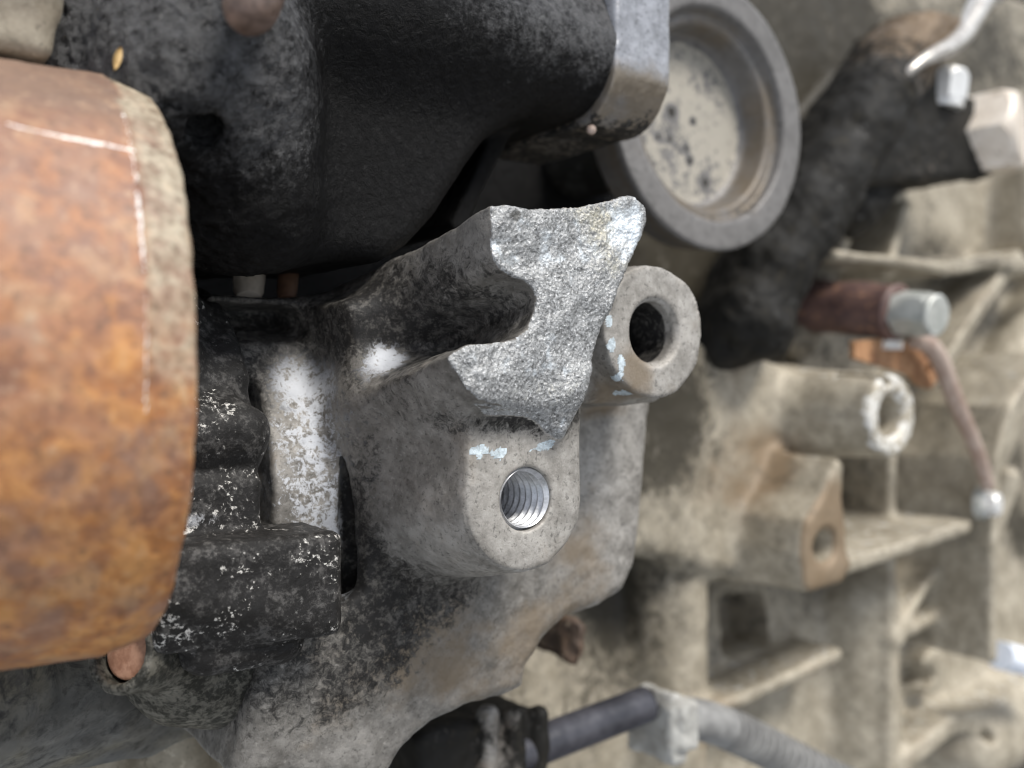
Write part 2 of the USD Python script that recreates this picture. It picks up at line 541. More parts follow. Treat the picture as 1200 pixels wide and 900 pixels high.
def rusty(name):
    """Rust bloom on old paint: orange, purple brown and pale patches; wear red = orange rust, green = pale scale, blue = dark brown."""
    g = Graph()
    pos = g.add('geometry').position
    wear = g.add('separate_color', color=g.add('attribute', attribute='wear').color)
    n1, n2, n3 = g.noise(pos, 60, 8, 0.66, 0.3), g.noise(pos, 190, 8, 0.68, 0.4), g.noise(pos, 700, 5, 0.7)
    n5 = g.noise(g.add('vector_math', math_type='add', vector1=pos, vector2=(3.1, 1.7, 2.2)).vector, 95, 8, 0.66, 0.3)
    n6 = g.noise(g.add('vector_math', math_type='add', vector1=pos, vector2=(1.3, 5.7, 4.2)).vector, 130, 8, 0.66, 0.3)
    base = g.mix(g.step(n2, 0.40, 0.60), (.21, .10, .06), (.36, .17, .085))
    base = g.mix(g.math('multiply', g.step(n1, 0.47, 0.60), 0.7), base, (.27, .16, .11))
    org = g.math('add', wear.r, g.math('multiply', g.math('subtract', n5, 0.5), 3.0))
    base = g.mix(g.math('multiply', g.step(org, 0.35, 0.95), 0.8), base, g.mix(g.step(n2, 0.42, 0.58), (.40, .16, .045), (.56, .27, .085)))
    base = g.mix(g.math('multiply', g.step(n6, 0.54, 0.63), 0.5), base, (.44, .27, .15))
    brn = g.math('add', wear.b, g.math('multiply', g.math('subtract', n2, 0.5), 1.2))
    base = g.mix(g.math('multiply', g.step(brn, 0.3, 0.9), 0.8), base, (.155, .105, .075))
    pale = g.math('add', wear.g, g.math('multiply', g.math('subtract', n2, 0.5), 1.6))
    base = g.mix(g.math('multiply', g.step(pale, 0.35, 0.85), 0.85), base, g.mix(g.step(n3, 0.4, 0.6), (.22, .195, .135), (.40, .36, .27)))
    base = g.mix(g.math('multiply', g.step(n3, 0.46, 0.34), 0.6), base, (.12, .07, .045))
    base = g.mix(g.math('multiply', g.step(n3, 0.56, 0.68), 0.4), base, (.52, .36, .22))
    nrm = g.add('bump', height=g.math('add', n2, g.math('multiply', n3, 0.3)), strength=0.35, distance=0.0008).normal
    p = g.add('principled_bsdf', base_color=base, roughness=g.lin(n2, 0.3, 0.7, 0.45, 0.7), metallic=0.0, normal=nrm, specular_ior_level=0.45)
    return g.build(name, p.BSDF)


def fracture(name):
    """Freshly broken cast aluminium: bright crystalline grain with darker pits, whitish and yellowish oxide."""
    g = Graph()
    pos = g.add('geometry').position
    wear = g.add('separate_color', color=g.add('attribute', attribute='wear').color)
    v1 = g.add('voronoi_texture', vector=pos, scale=1500, feature='f1', randomness=1.0)
    n1, n2, n3 = g.noise(pos, 260, 6, 0.65), g.noise(pos, 700, 7, 0.72, 0.8), g.noise(pos, 2100, 4, 0.7)
    base = g.mix(g.step(n2, 0.34, 0.62), (.175, .175, .17), (.36, .36, .352))
    base = g.mix(g.math('multiply', g.step(n3, 0.56, 0.68), 0.85), base, (.74, .74, .73))
    base = g.mix(g.math('multiply', g.step(n3, 0.45, 0.33), 0.9), base, (.075, .073, .07))
    yel = g.math('add', wear.b, g.math('multiply', g.math('subtract', n2, 0.5), 1.5))
    base = g.mix(g.math('multiply', g.step(yel, 0.35, 0.9), 0.55), base, (.50, .45, .30))
    wh = g.math('add', wear.g, g.math('multiply', g.math('subtract', n1, 0.5), 1.7))
    base = g.mix(g.math('multiply', g.step(wh, 0.4, 0.8), 0.7), base, (.74, .80, .84))
    dk = g.math('add', wear.r, g.math('multiply', g.math('subtract', n2, 0.5), 1.3))
    base = g.mix(g.math('multiply', g.step(dk, 0.45, 0.7), 0.85), base, (.06, .058, .05))
    h = g.math('add', g.math('multiply', n3, 0.9), g.math('add', g.math('multiply', n2, 0.6), g.math('multiply', v1.distance, 0.7)))
    nrm = g.add('bump', height=h, strength=0.42, distance=0.0008).normal
    p = g.add('principled_bsdf', base_color=base, roughness=g.lin(n3, 0.3, 0.7, 0.3, 0.6), metallic=0.45, normal=nrm, specular_ior_level=0.5)
    return g.build(name, p.BSDF)


M_ALU = cast('cast_aluminium', lo=(.135, .125, .110), hi=(.285, .268, .242), tan=(.20, .155, .105), bare=(.47, .48, .50), dust=(.10, .092, .08), dust_at=0.55, fleck=0.15, fleck_col=(.3, .28, .25), soft=0.2)
M_FRACT = fracture('broken_aluminium')
M_BOSS = cast('boss_aluminium', lo=(.27, .265, .255), hi=(.44, .43, .415), metal=0.3, grain=1.25, bump=0.3, rough=0.5)
M_BLACK = cast('greasy_black_casting', grime=(.017, .016, .015), dust=(.085, .08, .074), dust_at=0.56, fleck=0.85, fleck_col=(.55, .53, .49), grime_rough=0.45, bump=0.55, spec=0.4)
M_SOOT = cast('oily_black_casting', grime=(.005, .0047, .0045), dust=(.075, .073, .072), dust_at=0.76, grime_spec=0.14, dust_soft=0.17, fleck=0.05, fleck_col=(.20, .18, .15), grime_rough=0.34, bump=1.1, spec=0.6, dusty=0.30)  # dust colour also carries the painted sheen on the housing
M_PORT = cast('dark_port_casting', grime=(.03, .029, .024), dust=(.14, .13, .105), dust_at=0.52, fleck=0.3, fleck_col=(.36, .34, .29), grime_rough=0.42, bump=0.4, spec=0.5)
M_STEEL = cast('brushed_steel', lo=(.24, .24, .245), hi=(.36, .36, .37), metal=0.55, rough=0.38, bump=0.12, tan=(.20, .16, .11))
M_CUP = cast('dull_cup_steel', lo=(.125, .118, .11), hi=(.18, .17, .16), tan=(.13, .10, .065), bare=(.36, .33, .275), grime=(.035, .032, .027), metal=0.2, rough=0.5, bump=0.06, grain=0.6)
M_BLOCK = cast('block_aluminium', lo=(.25, .217, .160), hi=(.45, .40, .312), tan=(.19, .13, .075), bare=(.62, .60, .55), grime=(.045, .039, .028), dust=(.13, .115, .09), metal=0.15, rough=0.55, bump=0.2, grain=0.4, soft=0.34)
M_RUST = rusty('rusty_steel')
M_SCRATCH = plain('pale_scratch', (.72, .66, .62), (.85, .82, .78), 900, 0.2, 0.45)
M_PAINT = plain('pale_blue_paint', (.36, .41, .43), (.60, .67, .70), 900, 0.0, 0.6, 0.5, spots=(.30, .30, .29))
M_COPPER = plain('orange_rust_plug', (.28, .135, .08), (.46, .26, .17), 400, 0.1, 0.6)
M_HOSE = cast('oily_black_pipe', grime=(.012, .011, .009), dust=(.045, .038, .026), dust_at=0.6, grime_rough=0.62, spec=0.2, bump=0.4, grain=0.5, tan=(.13, .085, .045), soft=0.2)
M_BOLT = plain('zinc_bolt', (.64, .63, .60), (.78, .77, .74), 150, 0.35, 0.42, 0.1)
M_BOLT_TAN = plain('tan_bolt', (.58, .50, .41), (.72, .65, .56), 150, 0.2, 0.5, 0.15, spots=(.36, .29, .22))
M_BOLT_GREY = plain('grey_bolt', (.33, .34, .31), (.50, .50, .46), 150, 0.3, 0.45, 0.15)
M_PURPLE = plain('purple_brown_rust', (.075, .045, .042), (.13, .075, .06), 200, 0.0, 0.55, 0.3, spots=(.28, .15, .09))
M_ORANGE = plain('orange_clip_rust', (.25, .12, .055), (.40, .22, .11), 250, 0.0, 0.6, 0.3, spots=(.2, .09, .04))
M_RODRUST = plain('brown_strip', (.30, .21, .165), (.44, .35, .29), 150, 0.1, 0.5, 0.2)
M_RUBBER = plain('black_tube_plastic', (.025, .025, .03), (.055, .054, .062), 80, 0.0, 0.33, 0.08)
M_CONDUIT = plain('grey_conduit_plastic', (.16, .157, .15), (.27, .265, .25), 120, 0.0, 0.5, 0.12)
M_CAPW = plain('chalky_clamp', (.26, .25, .225), (.42, .41, .375), 150, 0.0, 0.6, 0.15)
M_LEAF = plain('dry_leaf', (.30, .19, .07), (.46, .32, .14), 500, 0.0, 0.6, 0.2)
M_RUSTPIN = plain('rust_pin', (.10, .05, .03), (.17, .09, .05), 300, 0.0, 0.6, 0.3)
M_TANPIN = plain('tan_pin', (.42, .36, .28), (.58, .51, .42), 300, 0.1, 0.5, 0.2)
M_GREYPAN = cast('dark_pan', lo=(.10, .10, .095), hi=(.17, .165, .15), tan=(.22, .19, .12), bare=(.45, .43, .38), grime=(.03, .03, .03), metal=0.1, rough=0.5, bump=0.15, grain=0.35, soft=0.25)

# ------------------------------------------------------------------ the broken bracket casting
FW = -131.0
ARM = [(577, 236), (605, 241), (640, 243), (690, 237), (745, 227), (757, 240), (760, 256), (752, 276), (738, 304), (720, 345), (706, 382), (698, 412), (690, 444), (682, 474), (669, 502), (655, 492), (645, 480), (628, 472), (596, 470),
       (560, 468), (545, 456), (533, 436), (522, 418), (534, 409), (552, 403), (580, 402), (603, 398), (618, 386), (627, 366), (631, 346), (622, 330), (606, 322), (588, 314), (580, 300), (577, 268)]
BASE = [(405, 352), (440, 346), (480, 335), (560, 340), (640, 330), (700, 320), (740, 330), (768, 400), (764, 480), (758, 560), (753, 620), (749, 664), (736, 694), (706, 713), (672, 724), (645, 750), (628, 784), (626, 812), (602, 822), (560, 832), (520, 855), (490, 884),
        (470, 925), (290, 930), (300, 880), (310, 826), (332, 757), (392, 720), (424, 690), (430, 620), (424, 540), (416, 450)]
b1, b2 = at(617, 585, -136), at(768, 389, -136)
P_ARM, P_BASE = Poly(ats(ARM, FW), 0.5, 0.4), Poly(ats(BASE, -160), 1.5, 0.5)
D_BOSS = Poly(np.vstack([[(b1[0] + 12.6 * math.cos(t), b1[1] + 12.6 * math.sin(t)) for t in np.linspace(math.pi, 2 * math.pi, 40)],
                         [(b1[0] + 12.4, b1[1] + 17.5), (b1[0] + 7, b1[1] + 20.5), (b1[0] - 7, b1[1] + 20.5), (b1[0] - 12.2, b1[1] + 17)]]), 1.0, 0.4)


gu, gv = np.meshgrid(np.arange(56, 170, 0.3), np.arange(-84, 50, 0.3), indexing='ij')
pp = np.stack([gu, gv, 0 * gu], -1)
FRAC = (FW - 0.035 * (gv - 8) + 3.4 * fbm(pp, 13.0, 2, 5) + 1.1 * fbm(pp, 3.5, 3, 15) - 2.4 * ss(-(gv + 1.5), 0, 6) * ss(gu, 80, 100)).astype(F)   # the lower lobe lies a little further back


def frac_w(U, V):
    U, V = np.broadcast_arrays(U, V)
    return map_coordinates(FRAC, [((U - 56) / 0.3).ravel(), ((V + 84) / 0.3).ravel()], order=1, mode='nearest').reshape(U.shape)


def bracket_fields(P):
    U, V, W = P
    back = np.maximum(FW - W, 0)
    arm2 = P_ARM(U - 0.02 * back, V + 0.27 * back) - 0.06 * back
    arm = combine(arm2, np.abs(W - (FW - 22)) - 27.0, 0.6)
    arm = smax(arm, W - frac_w(U + 0 * V, V + 0 * U), 0.5)
    sag = 0.0022 * np.maximum(-V - 28, 0) ** 2 + 0.10 * np.maximum(84 - U, 0)
    base = ext((U, V, W + sag), P_BASE, -196, -160, 3.2)
    boss = ext(P, D_BOSS, -172, -136, 1.1, taper=0.19)
    lug = cyl(P, 2, (b2[0], b2[1]), 12.7, -190, -136, 0.8, 0.05)
    lugweb = box(P, (b2[0] - 14, b2[1] - 13.5, -190), (b2[0] + 10, b2[1] + 6, -143), 2.5)
    neck = cyl(P, 0, (-23, -203), 37.0, 68.5, 96, 1.2)
    top = box(P, (60, 1, -216), (104, 16.6, -177), 2.2)
    top = smax(top, -box(P, (60, 8, -190), (82, 15, -170), 1.5), 2.0)
    return dict(arm=arm, base=base, boss=boss, lug=smin(lug, lugweb, 3), neck=smin(neck, top, 5))


def bracket_d(P):
    U, V, W = P
    s = bracket_fields(P)
    d = smin(s['base'], s['arm'], 11.0)
    d = smin(d, capsule(P, at(536, 446, -141), at(462, 518, -165), 4.2, 6.0), 5.0)
    d = smin(d, s['boss'], 5.5)
    d = smin(d, s['lug'], 5.0)
    d = smin(d, s['neck'], 4.0)
    d = smax(d, -capsule(P, at(407, 520, -165), at(414, 708, -167), 0.9, 3.6), 1.2)
    hole1 = np.hypot(U - b1[0], V - b1[1]) - 5.55
    hole1 = np.maximum(hole1, -(W + 164))
    cham = np.hypot(U - b1[0], V - b1[1]) - (5.2 + (W + 137.0))
    hole2 = np.hypot(U - b2[0], V - b2[1]) - 5.9 - 0.8 * np.maximum(W + 137.2, 0)
    hole2 = np.maximum(hole2, -(W + 188))
    return np.maximum(np.maximum(d, -hole1), -hole2)


def bracket_rough(v, n):
    f = np.abs(v[:, 2] - frac_w(v[:, 0], v[:, 1]))
    onf = ss(f, 2.2, 0.8) * (n[:, 2] > 0.5)
    machined = ((np.abs(v[:, 2] + 136) < 0.9) & (n[:, 2] > 0.8)) | (np.hypot(v[:, 0] - b1[0], v[:, 1] - b1[1]) < 6.5) | (np.hypot(v[:, 0] - b2[0], v[:, 1] - b2[1]) < 6.8)
    k = np.where(machined, 0.1, 1.0)
    cell = np.abs(fbm(v, 1.0, 2, 33)) * -0.5 + np.abs(fbm(v, 6.5, 2, 34)) * -0.8
    return k * (1.5 * fbm(v, 14, 3, 3) + 0.5 * fbm(v, 2.6, 3, 4)) + onf * (cell + 0.35)


v, f, n = sdf_mesh(bracket_d, (58, -80, -206), (166, 46, -124), 0.42, rough=(), extra=bracket_rough)
cen, fn = v[f].mean(1), n[f].mean(1)
s = bracket_fields((cen[:, 0], cen[:, 1], cen[:, 2]))
order = ['base', 'arm', 'boss', 'lug', 'neck']
own = np.argmin(np.stack([s[k] + (0.6 if k in ('arm',) else 0.0) for k in order]), 0)
isf = (np.abs(cen[:, 2] - frac_w(cen[:, 0], cen[:, 1])) < 2.0) & (fn[:, 2] > 0.45) & (s['arm'] < 1.4) & (own != 2)
own[isf] = 5
pt = np.zeros((len(v), 4))
up = n[:, 1]
noise_l = fbm(v, 16, 3, 21)
grime_shade = 0.13 + 0.5 * noise_l + 0.20 * ss(v[:, 0], 98, 80) - 0.1 * ss(v[:, 1], -30, -50)
grime_shade += 0.30 * blob(v, at(560, 380, -150), (24, 9, 22))                       # grime in the pocket of the arm, its shade painted in with it
grime_shade += 0.18 * blob(v, at(470, 340, -150), (20, 14, 18))
grime_shade += 0.45 * blob(v, at(520, 460, -148), (9, 6, 9))
grime_shade += 0.95 * blob(v, at(612, 489, -137), (11, 3.0, 7), 0.95)                        # grime on top of the boss, with the shadow of the break painted in
grime_shade += 0.33 * blob(v, at(470, 690, -162), (15, 9, 14))
grime_shade += 0.3 * blob(v, at(600, 690, -162), (16, 7, 12))
grime_shade += 0.40 * blob(v, at(340, 400, -178), (26, 14, 22))
grime_shade += 0.75 * blob(v, at(411, 650, -168), (4.0, 14, 8)) + 0.35 * blob(v, at(420, 560, -164), (4, 16, 8))
grime_shade += 0.25 * blob(v, at(400, 800, -165), (26, 9, 18)) + 0.2 * blob(v, at(420, 740, -163), (20, 12, 14))
grime_shade -= 0.35 * blob(v, at(700, 580, -160), (14, 22, 12))
grime_shade -= 0.30 * blob(v, at(540, 850, -163), (22, 12, 12))
grime_shade -= 0.50 * blob(v, at(600, 600, -136), (15, 12, 5))
grime_shade -= 0.45 * blob(v, at(510, 580, -150), (8, 12, 10))
grime_shade -= 0.55 * blob(v, b2, (13, 14, 8))
grime_shade += 1.6 * (np.hypot(v[:, 0] - b2[0], v[:, 1] - b2[1]) < 6.4) * ss(-v[:, 2], 137.5, 141)  # shade inside the smooth hole, painted dark
bare = 0.05 + 0.25 * noise_l
bare += 0.85 * blob(v, at(450, 450, -160), (5.0, 8, 7))
bare += 0.56 * blob(v, at(362, 560, -170), (8.5, 21, 14), 0.9)
grime_shade -= 0.35 * blob(v, at(362, 560, -170), (8.5, 21, 14), 0.9)
bare += 0.30 * blob(v, at(345, 440, -176), (7, 6, 12))
bare += 0.30 * blob(v, at(395, 660, -166), (2.2, 8, 6))
stain = 0.15 + 0.4 * fbm(v, 20, 3, 22)
stain += 0.4 * blob(v, at(520, 760, -162), (30, 10, 12)) + 0.6 * blob(v, at(725, 440, -140), (4.5, 7, 12)) + 0.5 * blob(v, at(720, 482, -155), (8, 2.5, 8))
stain += 0.3 * blob(v, at(680, 680, -160), (14, 12, 10))
fr = own == 5
onf = np.zeros(len(v), bool)
onf[np.unique(f[fr])] = True
tone = 0.75 * np.maximum(blob(v, b1 + np.array([0, 2, -6]), (15, 16, 15), 0.3), blob(v, b2 + np.array([0, 0, -3]), (14, 14, 10), 0.3)) + 0.45 * blob(v, at(715, 600, -160), (12, 22, 10), 0.6)
pt[:, 0], pt[:, 1], pt[:, 2], pt[:, 3] = grime_shade, bare, stain, tone
yel = 0.1 + 0.45 * blob(v, at(715, 300, FW), (5, 5, 5), 0.8) + 0.5 * blob(v, at(700, 250, FW), (8, 3.5, 5), 0.8) + 0.3 * blob(v, at(640, 455, FW), (12, 3, 5), 0.8)
whi = 0.1 + 0.7 * blob(v, at(735, 262, FW), (4, 5, 5), 0.8) + 0.4 * blob(v, at(670, 285, FW), (10, 6, 5), 0.8) + 0.4 * blob(v, at(585, 295, FW), (3, 5, 5), 0.8) + 0.35 * blob(v, at(600, 420, FW), (14, 4, 5), 0.8) + 0.6 * blob(v, at(665, 495, FW), (2, 2, 4), 0.8)
drk = 0.12 + 0.55 * blob(v, at(603, 252, FW), (1.4, 1.4, 4)) + 0.3 * blob(v, at(700, 330, FW), (5, 4, 5), 0.8)
pt[onf, :3] = np.stack([drk, whi, yel], 1)[onf]

bracket = Thing('broken_bracket', 'grey cast aluminium bracket with a bright broken-off arm and two round bolt lugs', 'engine bracket')
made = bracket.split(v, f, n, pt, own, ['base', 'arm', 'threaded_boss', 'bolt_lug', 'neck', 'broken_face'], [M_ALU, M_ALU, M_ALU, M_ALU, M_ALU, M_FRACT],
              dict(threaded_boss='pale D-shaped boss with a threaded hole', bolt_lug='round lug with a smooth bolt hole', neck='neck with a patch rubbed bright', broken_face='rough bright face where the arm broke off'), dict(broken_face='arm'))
# the thread cut into the boss: a helical groove
na, turns, pitch = 72, 14, 1.75
A_, Z_ = np.meshgrid(np.linspace(0, 2 * np.pi, na + 1), np.linspace(0, 1, 240), indexing='ij')
zz = -136.6 - 24.0 * Z_
ph = (zz / pitch + A_ / (2 * np.pi)) % 1.0
rr = 4.75 + 0.75 * np.clip(np.abs(ph - 0.5) * 2.6 - 0.15, 0, 1)
rr = np.maximum(rr, 5.6 - 1.0 * np.clip((-136.0 - zz) / 1.0, 0, 9))
tv = np.stack([b1[0] + rr * np.cos(A_), b1[1] + rr * np.sin(A_), zz], -1).reshape(-1, 3)
ii = np.arange(na)[:, None] * 240 + np.arange(239)[None]
q = np.stack([ii, ii + 1, ii + 241, ii + 240], -1).reshape(-1, 4)
tf = np.vstack([q[:, [0, 1, 2]], q[:, [0, 2, 3]]])
bracket.part('thread', tv, tf, plain('thread_metal', (.42, .42, .42), (.60, .60, .61), 500, 0.6, 0.35, 0.1), normals_of(tv, tf))
# pale blue paint dabs on the two lugs
bc, bn = v[f].mean(1), n[f].mean(1)
bd = bc[:, 0] * S36 - bc[:, 2] * C36
bpx = 600 + FPX * (bc[:, 0] * C36 + bc[:, 2] * S36) / bd
bpy = 450 - FPX * bc[:, 1] / bd
for i, (px, py, rx, ry, lugname) in enumerate([(566, 526, 2.0, 1.0, 'threaded_boss'), (588, 529, 1.6, 1.1, 'threaded_boss'), (643, 524, 2.7, 0.9, 'threaded_boss'), (718, 378, 0.8, 1.1, 'bolt_lug'), (721, 404, 0.9, 1.2, 'bolt_lug'),
                                      (732, 424, 0.9, 1.5, 'bolt_lug'), (726, 446, 0.9, 1.1, 'bolt_lug'), (728, 464, 1.2, 0.7, 'bolt_lug')]):
    near = np.where((np.hypot(bpx - px, bpy - py) < 5) & (bn[:, 2] * C36 - bn[:, 0] * S36 > 0.1))[0]
    c = bc[near[np.argmin(bd[near])]]
    q_ = bc - c
    rr_ = np.sqrt((q_[:, 0] / rx) ** 2 + ((q_[:, 1] - (0.35 * q_[:, 0] if i == 2 else 0)) / ry) ** 2 + (q_[:, 2] / (1.0 if i < 3 else 2.0)) ** 2) + 1.45 * fbm(bc, 1.0, 4, 200 + i)
    sel = f[(rr_ < 1) & (own != 5)]
    if not len(sel): continue
    us, inv = np.unique(sel, return_inverse=True)
    bracket.part('paint_dab', v[us] + n[us] * 0.06, inv.reshape(-1, 3), M_PAINT, n[us], None, None, made[lugname])
bracket.finish()

# ------------------------------------------------------------------ the rusty canister (left)
fq = at_d(153, 430, 149)                                   # centre of its right end
fa = np.array([math.cos(math.radians(32)) * C36 - math.sin(math.radians(32)) * -S36, 0, 0])
th = math.radians(32)                                      # axis in camera directions (cos, 0, -sin)
fa = np.array([math.cos(th) * C36 + math.sin(th) * S36, 0.0, math.cos(th) * S36 - math.sin(th) * C36])
fp = fq - fa * 110.0
R0 = 42.0
prof = [(0, R0)] + [(t, R0) for t in np.linspace(1, 103.2, 110)] + [(103.8, R0 + 0.05), (104.2, R0 - 0.25)] + [(104.4 + 5.0 * s_, R0 - 0.35 - 1.3 * s_ ** 1.3) for s_ in np.linspace(0, 1, 8)] + [(109.8, R0 - 2.1), (110.0, R0 - 2.9), (110.0, R0 - 6), (109.0, R0 - 8), (107, R0 - 9), (107, 5)]
lm = lathe(prof, fp, fq, 420)
v, f = np.array(lm.vertices), np.array(lm.faces)
n = normals_of(v, f)
if np.mean(np.einsum('ij,ij->i', n, v - (fp + fq) / 2)) < 0: f = f[:, ::-1]; n = -n
v = v + n * (0.6 * fbm(v, 12, 3, 41) + 0.5 * fbm(v, 3.0, 4, 42))[:, None]
n = normals_of(v, f)
tt = (v - fp) @ fa
rel = v[:, 1] - fq[1]
pt = np.zeros_like(v)
pt[:, 0] = 0.15 + 0.45 * ss(-rel, -25, 20) + 0.5 * fbm(v, 20, 3, 43)
pt[:, 1] = 0.05 + 0.30 * blob(v, fq - fa * 40 + np.array([0, 2, 30]), (22, 16, 30), 0.7) + ss(tt, 102.5, 105) * (0.62 * ss(rel, -32, 24)) + 0.1
pt[:, 2] = 0.10 + 0.55 * ss(rel, 22, 34) * (tt < 104) + 0.25 * ss(rel, 20, 36) + 0.3 * ss(-rel, 30, 42)
can = Thing('rusty_canister', 'big rust covered steel canister lying sideways with a scale-flecked rim', 'canister')
cen = ((v[f].mean(1) - fp) @ fa)
own = np.where(cen > 104.0, 1, 0)
can.split(v, f, n, pt, own, ['shell', 'end_rim'], [M_RUST, M_RUST], dict(end_rim='paler chamfered end rim'))


def on_can(px, py):                                        # where a picture ray meets the canister's shell
    d = np.array([at_d(px, py, dd) for dd in np.linspace(70, 160, 900)])
    r = np.linalg.norm(np.cross(d - fp, fa), axis=1)
    return d[np.argmax(r < R0)]


def strip_on_can(pts, wid):
    P_ = np.array([on_can(*p) for p in pts])
    P_ = bez(P_, 60)
    rad = P_ - fp - ((P_ - fp) @ fa)[:, None] * fa
    rad /= np.linalg.norm(rad, axis=1, keepdims=True)
    tg = np.gradient(P_, axis=0)
    tg /= np.linalg.norm(tg, axis=1, keepdims=True)
    sd = np.cross(tg, rad)
    ww = wid * (0.25 + 1.2 * meshkit.noise(np.stack([np.arange(60) * 0.31, np.zeros(60), np.full(60, wid * 7)], 1), 3)) * np.sin(np.pi * np.linspace(0.03, 0.97, 60)) ** 0.4
    base = fp + ((P_ - fp) @ fa)[:, None] * fa + rad * (R0 + 0.12)
    a, b, c = base - sd * ww[:, None], base + sd * ww[:, None], base + rad * 0.12
    vv = np.vstack([a - rad * 0.5, c, b - rad * 0.5])
    k = np.arange(59)
    ff = np.vstack([np.stack([k, k + 60, k + 61], 1), np.stack([k, k + 61, k + 1], 1), np.stack([k + 60, k + 120, k + 121], 1), np.stack([k + 60, k + 121, k + 61], 1)])
    return vv, ff


for pts, wid in (([(8, 146), (24, 151), (38, 154)], 0.5), ([(66, 160), (95, 165), (123, 170)], 0.65), ([(36, 154), (52, 157), (68, 160)], 0.22), ([(124, 170), (145, 175), (158, 178)], 0.25)):
    vv, ff = strip_on_can(pts, wid)
    can.part('scratch', vv, ff, M_SCRATCH, normals_of(vv, ff), None, 'pale scratch across the rust')
for a0, a1, wid, k_ in ((47, 30, 0.22, 0), (28, 14, 0.30, 2), (11, -8, 0.14, 1)):            # bare metal worn along the rim's edge
    bb = np.cross(fa, [0, 1, 0]); bb /= np.linalg.norm(bb)
    if bb[2] < 0: bb = -bb
    an = np.radians(np.linspace(a0, a1, 60))
    rad = np.cos(an)[:, None] * bb + np.sin(an)[:, None] * np.array([0, 1.0, 0])
    ww = wid * (-0.1 + 1.6 * vnoise(np.stack([np.arange(60) * 0.9, np.zeros(60), np.full(60, 3.0)], 1), k_))
    ww = np.maximum(ww, 0.0)
    base = fp + fa * (103.7 + 0.5 * (vnoise(np.stack([np.arange(60) * 0.5, np.ones(60), np.full(60, 1.0)], 1), 5) - 0.5))[:, None] + rad * (R0 + 0.02 + np.minimum(ww, 0.2)[:, None])
    vv = np.vstack([base - fa * ww[:, None] - rad * 0.4, base + rad * 0.1, base + fa * ww[:, None] - rad * 0.5])
    can.part('scratch', vv, ff, M_SCRATCH, normals_of(vv, ff), None, 'bare worn line along the rim edge')
can.finish()

# ------------------------------------------------------------------ greasy black filter head (between canister and bracket)


def head_d(P):
    U, V, W = P
    body = cyl(P, 0, (-14, -196), 33, 36, 64.5, 2.0)
    l1 = capsule(P, (40, -8.5, -165.5), (61.0, -8.5, -165.5), 6.0)
    d = smin(body, l1, 3.0)
    d = smin(d, box(P, (38, -27, -186), (64.5, -15.5, -161), 1.8), 2.0)
    d = smin(d, capsule(P, (36, 4, -172), (50, 4, -172), 7.5), 3.0)
    d = smin(d, capsule(P, (46, 14, -178), (54, 12, -178), 6), 3)
    d = smax(d, -capsule(P, at(296, 452, -164), at(318, 470, -166), 3.4), 1.0)      # dark notch
    blk = box(P, (45, -43, -194), (75.5, -25.0, -152.0), 2.2)
    blk = smax(blk, ((-0.16) * (U - 60) - (V + 38.0) * 0.55 - 0.82 * (-W - 152.0)) * 1.0 + 0.0, 1.0)
    lo = box(P, (50, -48.5, -196), (71.5, -33, -156.5), 4.5)
    return smin(smin(d, blk, 1.6), lo, 1.2)


def port_d(P):
    a, b = at_d(226, 768, 178), at_d(330, 772, 196)
    d = capsule(P, a, at_d(290, 775, 186), 12.5, 13.0)
    q = np.array([a, b])
    ax = (b - a) / np.linalg.norm(b - a)
    end = (P[0] - at_d(305, 775, 190)[0]) * ax[0] + (P[1] - b[1]) * ax[1] + (P[2] - at_d(305, 775, 190)[2]) * ax[2]
    d = smax(capsule(P, a, b, 12.5, 13.5), end, 1.5)
    p0, p1 = at_d(138, 764, 156), at_d(212, 764, 170)
    ax2 = (p1 - p0) / np.linalg.norm(p1 - p0)
    t = (P[0] - p0[0]) * ax2[0] + (P[1] - p0[1]) * ax2[1] + (P[2] - p0[2]) * ax2[2]
    r = np.sqrt(np.maximum((P[0] - p0[0]) ** 2 + (P[1] - p0[1]) ** 2 + (P[2] - p0[2]) ** 2 - t * t, 0))
    nose = combine(r - 6.5, np.abs(t - 8) - 8, 0.7)
    d = smin(d, nose, 3.5)
    bore = np.maximum(r - 4.9, np.abs(t) - 6.0)
    return np.maximum(d, -bore)


head = Thing('filter_head', 'lumpy greasy black casting with light flecks just right of the rusty canister', 'engine casting')
for nm, fn, lo, hi, mt, lb in (('body', head_d, (32, -52, -234), (76, 26, -148), M_BLACK, None), ('port', port_d, (18, -78, -212), (92, -26, -140), M_PORT, 'rounded port with an open pipe end')):
    v, f, n = sdf_mesh(fn, lo, hi, 0.55, 50, ((10, 0.5, 3), (2.2, 0.22, 3)))
    pt = np.zeros_like(v)
    pt[:, 0] = 0.92 + 0.4 * fbm(v, 12, 3, 51)
    pt[:, 1] = 0.05 + 0.5 * blob(v, at(240, 612, -158), (7, 2, 6)) + 0.25 * blob(v, at(210, 625, -152), (3, 4, 4))
    pt[:, 2] = 0.3
    head.part(nm, v, f, mt, n, pt, lb)
p0, p1 = at_d(138, 764, 156), at_d(212, 764, 170)
ax2 = (p1 - p0) / np.linalg.norm(p1 - p0)
head.solid('plug', lathe([(2.2, 0.01), (2.2, 3.8), (2.5, 4.3), (3.2, 4.5), (9, 4.5), (9, 0.01)], p0, p1, 40), M_COPPER, 40, None, 'orange rusted plug inside the port')
head.finish()

# ------------------------------------------------------------------ oily black housing (top)
BELLY = [(31, 20.0), (60, 21.5), (88, 23), (94, 26.5), (100, 32.5), (112, 49), (121, 58.5), (130, 60), (136, 64), (136, 120), (31, 120)]
P_BELLY = Poly(BELLY, 3.0, 0.5)


